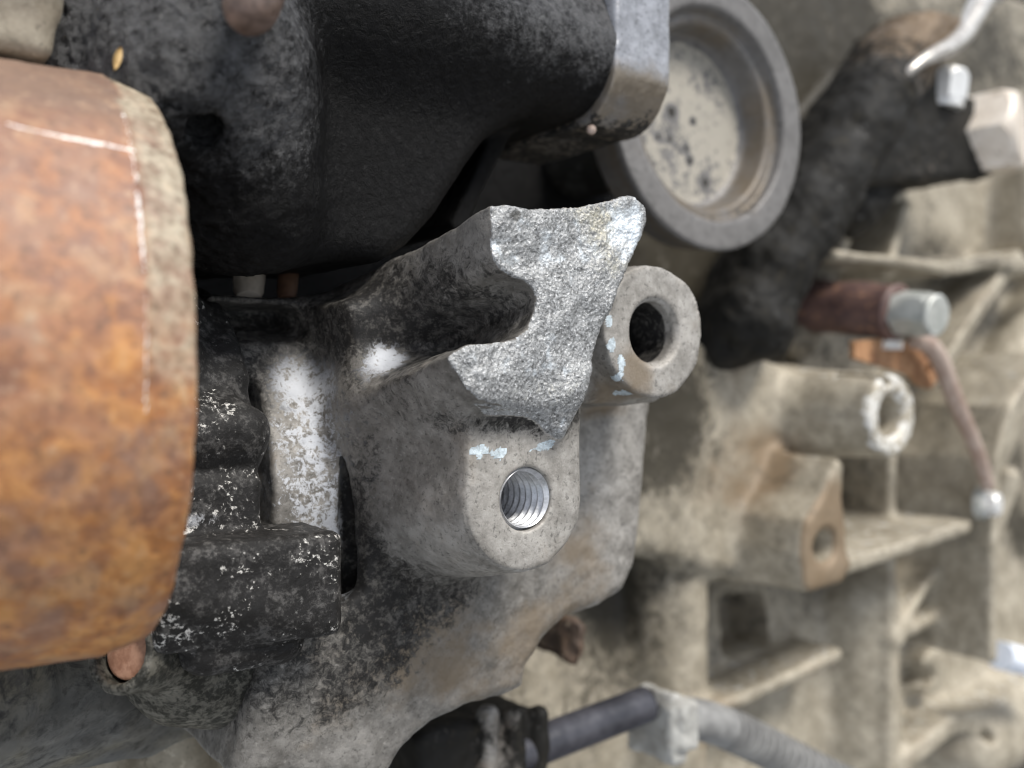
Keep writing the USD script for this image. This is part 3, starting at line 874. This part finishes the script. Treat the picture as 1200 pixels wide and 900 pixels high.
def housing_d(P):
    U, V, W = P
    lean = np.maximum(V - 62, 0)
    belly = ext((U, V, W + 0.0 * V), P_BELLY, -205, -161, 4.5)
    barrel = box((U, V, W + 0.45 * np.maximum(V - 72, 0) + 0.04 * np.maximum(110 - U, 0)), (31, 57.5, -215), (152, 130, -150), 13)
    step = box(P, (10, 22.5, -200), (at(337, 250, -160)[0], 66, -158.5), 2.5)
    d = smin(smin(belly, step, 2.5), barrel, 11)
    knob = capsule(P, at(255, 60, -150), at(215, 95, -150), 13)
    d = smin(d, knob, 14)
    d = smin(d, capsule(P, at(290, 150, -158), at(300, 230, -158), 9), 14)
    d = smax(d, -capsule(P, at(215, 118, -146), at(232, 130, -146), 4.5), 5)         # pit in the crust
    d = smin(d, rib(P, [at(540, 262, -172), at(585, 165, -172), at(612, 110, -172)], -205, -172, 2.0), 3)           # web edge down to the bracket
    return d


def crust(v, n):
    left = ss(v[:, 0], 78, 40)
    c = np.abs(fbm(v, 4.0, 4, 61)) * -3.6 + np.abs(fbm(v, 1.7, 3, 62)) * -2.2
    return (0.15 + 0.95 * left) * (c + 0.9) + 1.4 * fbm(v, 20, 3, 63)


hous = Thing('oily_housing', 'oily black engine housing with crusted dirt hanging over the bracket', 'engine housing')
v, f, n = sdf_mesh(lambda P: np.maximum(housing_d(P), P[0] - 136.0), (10, 12, -218), (139, 96, -128), 0.6, 60, (), crust)
pt = np.zeros_like(v)
pt[:, 0] = 1.6
pt[:, 1] = 0.0
pt[:, 2] = 0.95 * ss(v[:, 1], 28, 44) * ss(v[:, 0], 80, 56) + 0.12 * ss(v[:, 1], 54, 70) + 0.7 * blob(v, at(270, 165, -155), (9, 9, 12), 0.7) + 0.85 * ss(v[:, 0], 75, 125) * ss(v[:, 1], 54, 72)  # dust and sky sheen on the upper housing, both put into the colour
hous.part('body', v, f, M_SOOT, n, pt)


def flange2(P):
    U, V, W = P
    prof = box((0 * U + 143, V, W), (120, 55.0, -205), (166, 150, -150), 12.0)
    return combine(prof, np.abs(U - 143.2) - 8.0, 0.8)


v, f, n = sdf_mesh(flange2, (134, 50, -208), (153, 98, -146), 0.5, 65, ((12, 0.5, 3), (1.8, 0.16, 3)))
pt = np.zeros_like(v)
pt[:, 0] = 0.05 + 0.6 * ss(v[:, 1], 60, 55) + 0.3 * fbm(v, 8, 3, 66)
pt[:, 1] = 0.12 + 0.25 * fbm(v, 10, 3, 67)
pt[:, 2] = 0.05 + 0.7 * ss(v[:, 1], 72, 60)  # brown reflection on the lower part, put into the stain channel
hous.part('flange', v, f, M_STEEL, n, pt, 'brushed grey flange at the right end')
nut = at(693, 152, -158)
hous.solid('nub', trimesh.creation.icosphere(3, 1.05).apply_transform(trimesh.transformations.translation_matrix(nut)), M_RODRUST, True)
hous.finish()

stud = Thing('rusty_stud', 'rusty brown rounded stud end poking down at the top edge', 'stud')
sa, sb = at_d(292, 12, 128), at_d(330, -90, 140)
stud.solid('shank', lathe([(-2.9, 0.01), (-2.8, 1.2), (-2.3, 2.3), (-1.2, 3.1), (0, 3.55), (2, 3.8), (14, 3.8), (14, 0.01)], sa, sb, 40), plain('stud_rust', (.06, .04, .03), (.14, .095, .075), 300, 0.1, 0.4, 0.3), 40)
stud.finish()

leaf = Thing('leaf_fragment', 'tiny dry yellow leaf scrap stuck on the black dirt near the canister', 'leaf')
lc = at(136, 70, -139)
e1, e2 = at(140, 60, -141) - at(133, 88, -138), at(141, 76, -141) - at(132, 73, -140)
tl = np.linspace(-0.5, 0.5, 13)
wv = np.cos(np.pi * tl) ** 0.7 * 0.5
lv = np.vstack([lc + e1 * t + e2 * w * s_ + np.array([0, 0, 0.5 + 0.5 * abs(s_)]) for t, w in zip(tl, wv) for s_ in (-1, 0, 1)])
lv2 = lv - np.array([0, 0, 0.25])
k = np.arange(12)[:, None] * 3 + np.arange(2)[None]
k = k.ravel()
lf = np.vstack([np.stack([k, k + 1, k + 4], 1), np.stack([k, k + 4, k + 3], 1)])
leaf.part('blade', np.vstack([lv, lv2]), np.vstack([lf, lf[:, ::-1] + len(lv)]), M_LEAF)
leaf.finish()

# ------------------------------------------------------------------ dull cup (top right)
cc = at(838, 134, -182)
cup = Thing('metal_cup', 'dull grey steel cup with a broad rim and a pale dirty hollow', 'cup')
prof = [(-12, 0.01), (-12, 35), (-1.0, 36.6), (-0.3, 36.4), (0, 35.8), (0, 29.5), (-0.4, 28.8), (-2.6, 28.4), (-3.2, 27.6), (-3.2, 25.8), (-3.8, 25.0), (-10, 24.0), (-11.2, 23.0), (-11.6, 21), (-11.6, 0.01)]
pp = []
for (a, b), (c, d) in zip(prof[:-1], prof[1:]):
    m_ = max(1, int(math.hypot(c - a, d - b) / 0.9))
    pp += [(a + (c - a) * i / m_, b + (d - b) * i / m_) for i in range(m_)]
pp.append(prof[-1])
lm = lathe(pp, cc, cc + np.array([0, 0, 1.0]), 200)
v, f = np.array(lm.vertices), np.array(lm.faces)
n = normals_of(v, f)
tw = v[:, 2] - cc[2]
k0 = np.argmax(np.abs(tw) < 0.05)
if n[(np.abs(tw) < 0.01) & (np.hypot(v[:, 0] - cc[0], v[:, 1] - cc[1]) < 34) & (np.hypot(v[:, 0] - cc[0], v[:, 1] - cc[1]) > 31)][:, 2].mean() < 0: f = f[:, ::-1]; n = -n
v = v + n * (0.5 * fbm(v, 12, 3, 71))[:, None]
n = normals_of(v, f)
rad = np.hypot(v[:, 0] - cc[0], v[:, 1] - cc[1])
pt = np.zeros_like(v)
pt[:, 0] = -0.45 * (rad < 22.5) * (tw < -9) + 0.25 * ss(rad, 25, 27.5) * (rad < 29.2) + 0.25 * fbm(v, 6, 3, 72)
spots_ = np.zeros(len(v))
for (px, py, r_) in ((787, 132, 2.2), (812, 142, 1.2), (785, 163, 1.3), (804, 174, 1.4), (808, 188, 1.4), (771, 160, 1.2), (826, 214, 2)):
    sp_ = blob(v, at(px, py, -193.6), r_, 0.5)
    pt[:, 0] += 1.2 * sp_
    spots_ = np.maximum(spots_, sp_)
pt[:, 1] = np.where((rad < 22.5) & (tw < -9), 0.62 + 0.7 * fbm(v, 7, 3, 73) - 1.2 * spots_, 0.0)
pt[:, 2] = 0.1 + 0.4 * ss(rad, 22, 25) * (tw < -2)
own = np.where((rad[f].mean(1) < 22.8) & (tw[f].mean(1) < -8), 1, 0)
cup.split(v, f, n, pt, own, ['rim', 'floor'], [M_CUP, M_CUP], dict(floor='pale spotted floor of the hollow'))
cup.solid('shaft', lathe([(0, 0.01), (0, 14), (45, 14), (45, 0.01)], cc - np.array([0, 0, 58.0]), cc, 40), M_HOSE, 40, (0.8, 0, 0.3))
cup.finish()

# ------------------------------------------------------------------ oily pipe slanting past the cup
pipe = Thing('oily_pipe', 'thick oil-soaked black pipe slanting down past the cup to a blunt end', 'pipe')
pts = bez([at(1145, -60, -206), at(1066, 50, -203), at(997, 165, -202), at(928, 280, -204), at(883, 372, -207)], 60)
rr = np.full(60, 12.0)
rr[:] = np.interp(np.linspace(0, 1, 60), [0, 0.35, 1], [15.5, 13.2, 12.6])
knots = list(zip(pts[::6], rr[::6])) + [(pts[-1], 12.6)]
shift = np.array([5.0, -3.0, -15.0])


def pipe_d(P):
    d = None
    for (pa, ra), (pb, rb) in zip(knots[:-1], knots[1:]):
        c = smin(capsule(P, pa, pb, ra, rb), capsule(P, pa + shift, pb + shift, ra, rb), 10)
        d = c if d is None else smin(d, c, 2)
    d = smin(d, capsule(P, pts[-1], pts[-1] + np.array([-6.0, -9.0, -10.0]), 12.0, 8.5), 5)
    return smin(d, capsule(P, at(1040, 190, -214), at(1000, 250, -214), 9), 12)


kn = np.array([k_[0] for k_ in knots])
v, f, n = sdf_mesh(pipe_d, kn.min(0) - (24, 26, 38), np.minimum(kn.max(0) + (24, 20, 20), (480, 125, -170)), 0.9, 80, ((13, 2.4, 3), (4, 0.9, 3)))
pt = np.zeros_like(v)
hi_ = blob(v, at(1085, 40, -195), (24, 20, 20), 0.7)
pt[:, 0], pt[:, 1], pt[:, 2] = 0.9 - 0.75 * hi_ + 0.2 * fbm(v, 10, 3, 83), 0.0, 0.45 + 0.6 * hi_
pipe.part('body', v, f, M_HOSE, n, pt)
lip = bez([at(1062, 88, -190), at(1090, 66, -188), at(1120, 50, -188), at(1140, 20, -190), at(1165, -10, -193)], 30)
pipe.solid('wet_lip', tube(lip, np.interp(np.linspace(0, 1, 30), [0, .3, .7, 1], [1.5, 3.0, 4.2, 5.0]), 18), plain('wet_lip_metal', (.40, .37, .33), (.60, .57, .52), 200, 0.5, 0.25, 0.3), True, None, 'shiny wet lip along its upper edge')
pipe.finish()

# ------------------------------------------------------------------ black lug with two bolts (top right)


lg = [(1000, 200), (1004, 150), (1055, 95), (1075, 72), (1120, 105), (1150, 122), (1163, 150), (1165, 205), (1140, 209), (1010, 216)]
P_LUG = Poly(ats(lg, -200), 1.5, 0.6)


def lug_d(P): return smin(ext(P, P_LUG, -236, -198, 3.0), capsule(P, at(1010, 208, -203), at(1150, 203, -203), 2.2), 2.0)


lo, hi = ats(lg, -200).min(0), ats(lg, -200).max(0)
v, f, n = sdf_mesh(lug_d, (lo[0] - 6, lo[1] - 6, -240), (hi[0] + 6, hi[1] + 6, -194), 0.8, 90, ((10, 1.2, 3), (3, 0.5, 3)))
pt = np.tile([0.85, 0.0, 0.7], (len(v), 1))
pt[:, 0] += 0.3 * fbm(v, 10, 3, 91)
blug = Thing('black_lug', 'oily black wedge-shaped lug carrying two pale bolts at upper right', 'lug')
blug.part('body', v, f, M_HOSE, n, pt)
blug.finish()
b = Thing('small_bolt', 'small whitish hexagon bolt on top of the black lug', 'bolt')
c0 = at(1105, 118, -200)
upb = np.array([0.02, 1.0, 0.12])
b.solid('head', hexhead(c0, upb, 14.5, 11, 20), M_BOLT, 25)
b.solid('washer', lathe([(-2.5, 0.01), (-2.5, 7.2), (0, 7.2), (0, 0.01)], c0, c0 + upb, 32), M_BOLT, 35)
b.finish()
b = Thing('large_bolt', 'large tan hexagon bolt at the right end of the black lug', 'bolt')
c1 = at(1138, 162, -205)
axb = np.array([0.30, 0.05, 0.95])
b.solid('head', hexhead(c1, axb, 29, 18, 0), M_BOLT_TAN, 25)
b.solid('washer', lathe([(-3, 0.01), (-3, 15.5), (0, 15.5), (0, 0.01)], c1, c1 + axb, 40), M_BOLT_TAN, 35)
b.finish()

# ------------------------------------------------------------------ the engine block behind, with its bosses and ribs


q1, q2 = at(1047, 487, -180), at(968, 640, -188)
L = lambda w, *pts: [at(x, y, w) for x, y in pts]
PIECES = [
    ('rib', L(-190, (952, 676), (1040, 650), (1136, 618)), 2.6),
    ('rib', L(-214, (805, 845), (880, 818), (985, 768)), 2.4), ('rib', L(-213, (1052, 748), (1130, 708)), 2.2),
    ('rib', L(-192, (1230, 420), (1188, 480), (1172, 540), (1168, 640), (1166, 770)), 2.6),
    ('rib', L(-212, (1195, 300), (1150, 365), (1100, 445)), 3.0), ('rib', L(-205, (985, 298), (1050, 305), (1112, 314)), 1.9),
    ('rib', L(-214, (1052, 745), (1120, 640)), 2.0), ('rib', L(-216, (1065, 240), (1042, 320)), 2.0), ('rib', L(-216, (1010, 235), (985, 300)), 2.2),
    ('rib', L(-210, (1110, 315), (1170, 305), (1230, 318)), 3.0),
    ('rib', L(-214, (1050, 905), (1120, 850), (1230, 835)), 4.0)]


def block_fields(P):
    U, V, W = P
    wall = W + 240.0 - 5.0 * ss(V, -60, -110) - 6 * ss(U, 330, 430)
    left = ss(U, 150, 120)
    wall = wall + 18 * left
    a, b = at(838, 768, -240), at(893, 690, -240)
    wall = np.maximum(wall, -box(P, (a[0], a[1], -258), (b[0], b[1], -200), 3.0))
    wall = np.maximum(wall, -262 - W)
    d = wall
    pil1 = capsule(P, at(1004, 705, -232), at(1008, 905, -232), 15.5)
    pil2 = capsule(P, at(782, 660, -232), at(782, 905, -232), 13.0)
    pil2 = smin(pil2, rib(P, L(-222, (818, 600), (816, 900)), -245, -222, 2.0), 3)
    step = rib(P, L(-214, (1048, 515), (1047, 905)), -245, -214, 2.4)
    d = smin(smin(d, smin(pil1, step, 6), 8), pil2, 8)
    d = smin(d, capsule(P, at(1240, 335, -222), at(1118, 560, -224), 15), 8)                    # round water passage
    d = smin(d, ext(P, P_MASS, -246, -214, 4.5), 7)                                              # thick wall beside the long boss
    d = smin(d, capsule(P, at(985, 250, -226), at(935, 400, -230), 7), 9)                       # ridge beside the pipe
    d = smin(d, capsule(P, at(1130, 870, -225), at(1240, 800, -222), 18), 10)
    d = smin(d, cyl(P, 2, at(1088, 785, -225)[:2], 9, -245, -222, 2), 5)
    d = smax(d, -cyl(P, 2, at(1080, 792, -225)[:2], 4.5, -235, -215, 1), 2)
    d = smin(d, box(P, at(1130, 300, -245), at(1260, 200, -214) , 5), 6)
    d = smin(d, capsule(P, at(950, 150, -238), at(985, 110, -238), 6), 6)
    for kind, pts, t in PIECES:
        d = smin(d, rib(P, pts, -246, pts[0][2], t), 4.0)
    boss = cyl(P, 2, q1[:2], 13.2, -244, -180, 1.5, 0.06)
    boss2 = ext(P, P_FLG, -244, -188, 1.3, taper=0.03)
    lowrib = capsule(P, at(1180, 560, -200), at(1154, 640, -205), 5.0)
    return dict(wall=smin(d, lowrib, 5), boss=boss, boss2=boss2)


P_MASS = Poly(ats([(660, 400), (870, 400), (985, 470), (986, 540), (980, 575), (958, 610), (950, 650), (948, 690), (900, 680), (845, 672), (760, 655), (660, 640)], -214), 2.0, 0.8)
P_FLG = Poly(ats([(983, 536), (991, 545), (988, 585), (994, 612), (994, 655), (986, 682), (945, 693), (941, 650), (946, 612), (966, 578)], -188), 0.8, 0.5)


def block_d(P):
    s = block_fields(P)
    d = smin(smin(s['wall'], s['boss'], 9), s['boss2'], 6)
    U, V, W = P
    h1 = np.hypot(U - q1[0], V - q1[1]) - 6.6 - 1.2 * np.maximum(W + 181.5, 0)
    h2 = np.hypot(U - q2[0], V - q2[1]) - 5.2 - 0.8 * np.maximum(W + 189.5, 0)
    d = np.maximum(d, -np.maximum(h1, -(W + 226)))
    d = np.maximum(d, -np.maximum(h2, -(W + 222)))
    for x, y, r_ in ((928, 607, 3.2), (967, 425, 3.6), (905, 447, 2.0), (1065, 552, 2.0), (1120, 852, 3)):
        c = at(x, y, -225)
        d = np.maximum(d, -(np.hypot(U - c[0], V - c[1]) - r_ + 0 * W))
    return d


block = Thing('engine_block', 'big tan-grey cast engine block wall with ribs and bosses behind everything', 'engine block')
BLO, BHI = (2, -172, -266), (486, 172, -170)
v, f, n = sdf_mesh(block_d, BLO, BHI, 1.3, 100, ((16, 0.8, 3), (5, 0.3, 3)))
keep = n[f].mean(1)[:, 2] > -0.95
f = f[keep]
cen = v[f].mean(1)
s = block_fields((cen[:, 0], cen[:, 1], cen[:, 2]))
own = np.zeros(len(f), int)
own[(s['boss'] < 1.5) & (cen[:, 2] > -226)] = 1
own[(cen[:, 0] < 178) & (cen[:, 1] > 0)] = 3  # wall in the gap under the housing, its shade given as black
own[(cen[:, 2] < -236) & (np.hypot(cen[:, 0] - at(660, 205, -240)[0], (cen[:, 1] - at(660, 205, -240)[1]) * 1.2) < 34)] = 3  # likewise the black gap above the arm
own[(s['boss2'] < 1.5) & (cen[:, 2] > -212)] = 2
pt = np.zeros_like(v)
nl, ns = fbm(v, 30, 3, 101), fbm(v, 9, 3, 102)
gr = 0.20 + 0.60 * nl + 0.30 * ns
gr += 1.1 * blob(v, at(960, 70, -235), (44, 40, 30), 0.5) + 0.5 * blob(v, at(1150, 60, -230), (40, 30, 30), 0.6) + 0.55 * blob(v, at(860, 330, -238), (40, 34, 30), 0.6)
gr += 0.9 * blob(v, at(660, 210, -240), (34, 26, 40), 0.5) - 0.35 * blob(v, at(1080, 800, -230), (70, 30, 40), 0.7)  # first blob paints the shade of the gap above the arm
gr += 1.3 * ss(v[:, 0], 205, 185) * ss(v[:, 1], -20, 0)  # gap shade under the housing painted dark, here and on the next line
gr += 1.2 * ss(v[:, 0], 250, 190) * ss(v[:, 1], -45, -10)
gr += 0.2 * blob(v, at(770, 520, -220), (16, 20, 30), 0.6) + 0.5 * blob(v, at(735, 690, -232), (14, 22, 30), 0.6)
gr += 0.35 * blob(v, at(1120, 300, -225), (14, 10, 20), 0.6) + 0.3 * blob(v, at(1010, 560, -236), (16, 14, 20), 0.6)
gr += 0.35 * blob(v, at(1000, 870, -225), (20, 10, 20), 0.6) + 0.3 * blob(v, at(1190, 540, -230), (16, 20, 20), 0.6)
gr += 0.35 * blob(v, at(1150, 480, -212), (20, 22, 20), 0.6) + 0.5 * blob(v, at(1190, 620, -236), (14, 12, 20), 0.6)
gr += 0.28 * ss(-v[:, 2], 230, 239)  # darker towards the back of the wall
gr -= 0.25 * blob(v, at(1000, 820, -225), (90, 36, 40), 0.7)
gr -= 0.5 * np.maximum(blob(v, q1, (14, 14, 30)), 0) + 0.35 * ss(n[:, 1], 0.5, 0.9)  # upward faces kept lighter, as lit from above
ba = 0.05 + 0.3 * ss(n[:, 1], 0.4, 0.95) + 0.45 * (np.abs(v[:, 2] - q1[2]) < 2.2) * (np.hypot(v[:, 0] - q1[0], v[:, 1] - q1[1]) < 13.5)  # light from above painted on upward faces; boss rim bare
sta = 0.15 + 0.45 * fbm(v, 22, 3, 103) + 0.6 * blob(v, at(890, 560, -214), (26, 14, 16), 0.6) + 0.5 * blob(v, at(1050, 690, -200), (50, 8, 30), 0.6)
sta += 1.0 * (np.abs(v[:, 2] - q2[2]) < 1.6) * blob(v, q2, (16, 24, 8)) + 0.4 * blob(v, at(830, 850, -220), (20, 12, 30), 0.6)
gr += 1.5 * (v[:, 0] < 182) * (v[:, 1] > -3) + 1.2 * blob(v, at(660, 205, -240), (40, 34, 40), 0.2)  # full black for the painted shade of both gaps
sta = np.where((v[:, 0] < 182) & (v[:, 1] > -3), 0.0, sta)
pt[:, 0], pt[:, 1], pt[:, 2] = gr, ba, sta
block.split(v, f, n, pt, own, ['wall', 'long_boss', 'short_flange', 'shaded_recess'], [M_BLOCK] * 3 + [M_SOOT], dict(shaded_recess='part of the wall in the gap with its shade put into the colour as black', long_boss='long round boss with a bright rim', short_flange='thin flange with a hole and a rust brown edge'))
block.finish()

# ------------------------------------------------------------------ small things on the block
st = Thing('rusty_standoff', 'purple-brown rusty standoff on the block with a grey bolt in its end', 'standoff')
s0, s1 = at(950, 358, -226), at(1054, 366, -190)
st.solid('body', lathe([(0, 0.01), (0, 9.0)] + [(t, 9.4 + 0.25 * math.sin(t * 0.37)) for t in np.linspace(0.5, np.linalg.norm(s1 - s0) - 1, 30)] + [(np.linalg.norm(s1 - s0), 8.6), (np.linalg.norm(s1 - s0), 0.01)], s0, s1, 48), M_PURPLE, 40)
st.finish()
b = Thing('grey_bolt', 'grey flanged bolt screwed into the end of the rusty standoff', 'bolt')
ab = (s1 - s0) / np.linalg.norm(s1 - s0)
b.solid('head', hexhead(s1, ab, 13.2, 13, 10), M_BOLT_GREY, 25)
e_ = s1 + ab * 13
b.solid('end_face', lathe([(-0.5, 0.01), (-0.5, 6.9), (0.6, 6.9), (1.2, 6.2), (1.2, 0.01)], e_, e_ + ab, 36), M_BOLT_GREY, 30)
b.finish()
cl_ = Thing('rusty_clip', 'orange rusted flat clip with a small hole under the rusty standoff', 'clip')
cp = ats([(1000, 402), (1040, 398), (1078, 412), (1094, 425), (1096, 440), (1088, 454), (1076, 450), (1062, 436), (1000, 418)], -196)
from shapely.geometry import Polygon, Point
hc = at(1085, 431, -196)[:2]
pg = Polygon(cp).buffer(0.6).difference(Point(hc).buffer(1.5))
cm = trimesh.creation.extrude_polygon(pg, 2.0, engine='earcut')
cm.apply_translation([0, 0, -197])
cl_.solid('plate', cm, M_ORANGE, 30)
tabp = at(1052, 404, -192)
tb_ = trimesh.creation.box([9, 3.0, 12])
tb_.apply_translation(tabp + np.array([0, 0, -7]))
cl_.solid('tab', tb_, M_BOLT, 30, None, 'bright folded tab')
cl_.finish()
sp = Thing('thin_strip', 'thin brown metal strip running from the clip down to a small screw', 'strip')
sp.solid('bar', tube(bez([at(1070, 398, -190), at(1092, 408, -189), at(1114, 455, -189), at(1138, 512, -190), at(1158, 572, -191)], 30), np.interp(np.linspace(0, 1, 30), [0, .15, 1], [3.2, 3.4, 2.4]), 14), M_RODRUST, True)
sp.finish()
sc = Thing('small_screw', 'small bright screw at the lower end of the thin strip', 'screw')
sc.solid('head', hexhead(at(1155, 590, -193), (0.2, 0, 1), 8, 5, 15), M_BOLT, 25)
sc.solid('washer', lathe([(-3, 0.01), (-3, 6), (0, 6), (0, 0.01)], at(1155, 590, -193), at(1155, 590, -193) + np.array([0.2, 0, 1]), 32), M_BOLT_GREY, 35)
sc.finish()
tag_ = Thing('pale_plug', 'small bluish white plastic plug at the right edge', 'plug')
a_, b_ = at(1172, 768, -196), at(1235, 784, -196)
tag_.solid('body', tube(bez([a_, (a_ + b_) / 2, b_], 12), 5.5, 20), plain('white_plastic', (.66, .70, .76), (.80, .83, .88), 100, 0, 0.4, 0.1), 40)
tag_.finish()

# ------------------------------------------------------------------ tube and corrugated conduit (bottom)
tb = Thing('black_tube', 'smooth black plastic tube at the bottom ending in the chalky clamp', 'tube')
tb.solid('body', tube(bez([at(600, 886, -196), at(650, 866, -196), at(705, 845, -196), at(757, 825, -196)], 40), 4.9, 28), M_RUBBER, True)
tb.finish()
cw = Thing('chalky_clamp', 'chalky grey clamp joining the black tube to the corrugated conduit', 'clamp')


def clamp_d(P):
    def bb(p, q, r): return box(P, np.minimum(p, q), np.maximum(p, q), r)
    return smin(smin(bb(at(752, 872, -206), at(788, 828, -188), 1.5), bb(at(766, 856, -204), at(800, 826, -186), 1.5), 2), bb(at(756, 836, -203), at(786, 814, -190), 1.2), 2)


lo, hi = np.minimum(at(752, 866, -203), at(792, 824, -188)), np.maximum(at(752, 866, -203), at(792, 824, -188))
v, f, n = sdf_mesh(clamp_d, lo - 7, hi + 7, 0.6, 120, ((5, 1.2, 3),))
cw.part('body', v, f, M_CAPW, n)
cw.finish()
cd = Thing('corrugated_conduit', 'dusty grey corrugated conduit curving out at the bottom edge', 'conduit')
path = bez([at(786, 842, -196), at(830, 846, -196), at(870, 862, -196), at(930, 892, -194), at(1030, 936, -190)], 400)
L_ = np.r_[0, np.cumsum(np.linalg.norm(np.diff(path, axis=0), axis=1))]
smooth_ = L_ < 24
rr = np.where(smooth_, 5.2, 5.0 + 1.25 * np.clip(np.sin(L_ / 3.5 * 2 * np.pi) * 2.0, -1, 1))
k1 = int(np.argmax(~smooth_))
cd.solid('sleeve', tube(path[:k1 + 1:3], 5.9, 30), M_CONDUIT, True)
cd.solid('corrugation', tube(path[k1 - 4:], rr[k1 - 4:], 30), M_CONDUIT, 50)
cd.finish()

# ------------------------------------------------------------------ things glimpsed below and in the gaps
pan = Thing('dark_sump', 'dark grey rounded sump casting blurred at the lower left', 'sump')


def pan_d(P):
    a, b = at(-60, 800, -186), at(255, 740, -214)
    d = capsule(P, a, b, 16, 14)
    d = smin(d, capsule(P, at(-60, 840, -200), at(200, 800, -216), 14), 10)
    return d


v, f, n = sdf_mesh(pan_d, (10, -95, -250), (130, -10, -150), 0.9, 130, ((14, 1.2, 3), (4, 0.5, 3)))
pt = np.stack([0.35 + 0.4 * fbm(v, 18, 3, 131), 0.1 + 0.2 * fbm(v, 8, 2, 132), 0.3 + 0.5 * fbm(v, 16, 3, 133)], 1)
pan.part('body', v, f, M_GREYPAN, n, pt)
pan.finish()
pc = Thing('pale_casting', 'pale lumpy casting showing under the dark sump', 'engine casting')


def pale_d(P):
    d = capsule(P, at(120, 880, -208), at(120, 990, -208), 7)
    d = smin(d, capsule(P, at(200, 850, -212), at(205, 990, -212), 9), 6)
    d = smin(d, capsule(P, at(250, 850, -216), at(250, 990, -216), 7), 3)
    d = smin(d, capsule(P, at(30, 900, -205), at(40, 990, -205), 10), 8)
    return smin(d, capsule(P, at(0, 960, -215), at(280, 940, -225), 9), 8)


v, f, n = sdf_mesh(pale_d, (40, -125, -245), (140, -60, -190), 0.9, 140, ((10, 1.2, 3),))
pt = np.stack([0.25 + 0.5 * fbm(v, 12, 3, 141), 0.15 + 0 * v[:, 0], 0.3 + 0.5 * fbm(v, 16, 3, 143)], 1)
pc.part('body', v, f, M_BLOCK, n, pt)
pc.finish()
tl_ = Thing('grey_casting', 'grey tan casting corner blurred at the top left', 'engine casting')


def tl_d(P): return smin(box(P, (-10, 46.5, -195), (29.5, 110, -151), 1.6), capsule(P, (-5, 62, -150), (26, 56, -152), 4), 5)


v, f, n = sdf_mesh(tl_d, (-14, 42, -199), (34, 90, -141), 0.9, 150, ((10, 0.9, 3), (4, .4, 3)))
pt = np.stack([0.25 + 0.4 * fbm(v, 14, 3, 151), 0.1 + 0 * v[:, 0], 0.4 + 0.5 * fbm(v, 16, 3, 153)], 1)
tl_.part('body', v, f, M_BLOCK, n, pt)
tl_.finish()
pin = Thing('tan_pin', 'pale tan peg glimpsed in the dark gap under the oily housing', 'pin')
pin.solid('shank', lathe([(0, 0.01), (0.4, 2.3), (2, 2.9), (20, 4.2), (20, 0.01)], at(291, 351, -186), at(293, 290, -192), 32), M_TANPIN, 40)
pin.finish()
pin = Thing('rust_pin', 'thin dark rust-brown peg in the gap right of the tan peg', 'pin')
pin.solid('shank', lathe([(0, 0.01), (0.4, 1.6), (2, 2.0), (20, 2.4), (20, 0.01)], at(335, 353, -187), at(341, 290, -192), 32), M_RUSTPIN, 40)
pin.finish()
rc = Thing('ribbed_casting', 'dark ribbed casting seen through the arch under the bracket', 'engine casting')


def rc_d(P):
    d = box(P, at(440, 1010, -215), at(632, 828, -194), 3)
    for x in (572, 605, 632):
        d = smin(d, capsule(P, at(x, 838, -193), at(x - 4, 990, -193), 2.6), 2)
    return d


lo = np.minimum(at(440, 1010, -215), at(632, 828, -190)) - 6
hi = np.maximum(at(440, 1010, -215), at(632, 828, -190)) + 6
v, f, n = sdf_mesh(rc_d, lo, hi, 0.8, 160, ((6, .8, 3),))
pt = np.stack([0.9 + 0.5 * fbm(v, 10, 3, 161) - 0.5 * blob(v, at(580, 870, -192), (5, 30, 9)), 0.0 + 0 * v[:, 0], 0.5 + 0 * v[:, 0]], 1)
rc.part('body', v, f, M_HOSE, n, pt)
rc.finish()
rl = Thing('rusty_lug', 'rust brown lug with a pale edge showing right of the bracket arch', 'lug')


P_RL = Poly(ats([(640, 796), (646, 768), (660, 744), (680, 726), (690, 733), (688, 762), (674, 782), (660, 800)], -200), 1.5, 0.5)


def rl_d(P): return ext(P, P_RL, -226, -199, 1.8)


lo = np.minimum(at(630, 820, -230), at(720, 705, -192)) - 6
hi = np.maximum(at(630, 820, -230), at(720, 705, -192)) + 6
v, f, n = sdf_mesh(rl_d, lo, hi, 0.7, 170, ((6, 2.2, 3), (2, .5, 2)))
rl.part('body', v, f, plain('lug_rust', (.055, .038, .028), (.11, .072, .048), 150, 0, 0.6, 0.3, spots=(.28, .22, .15)), n)
rl.finish()
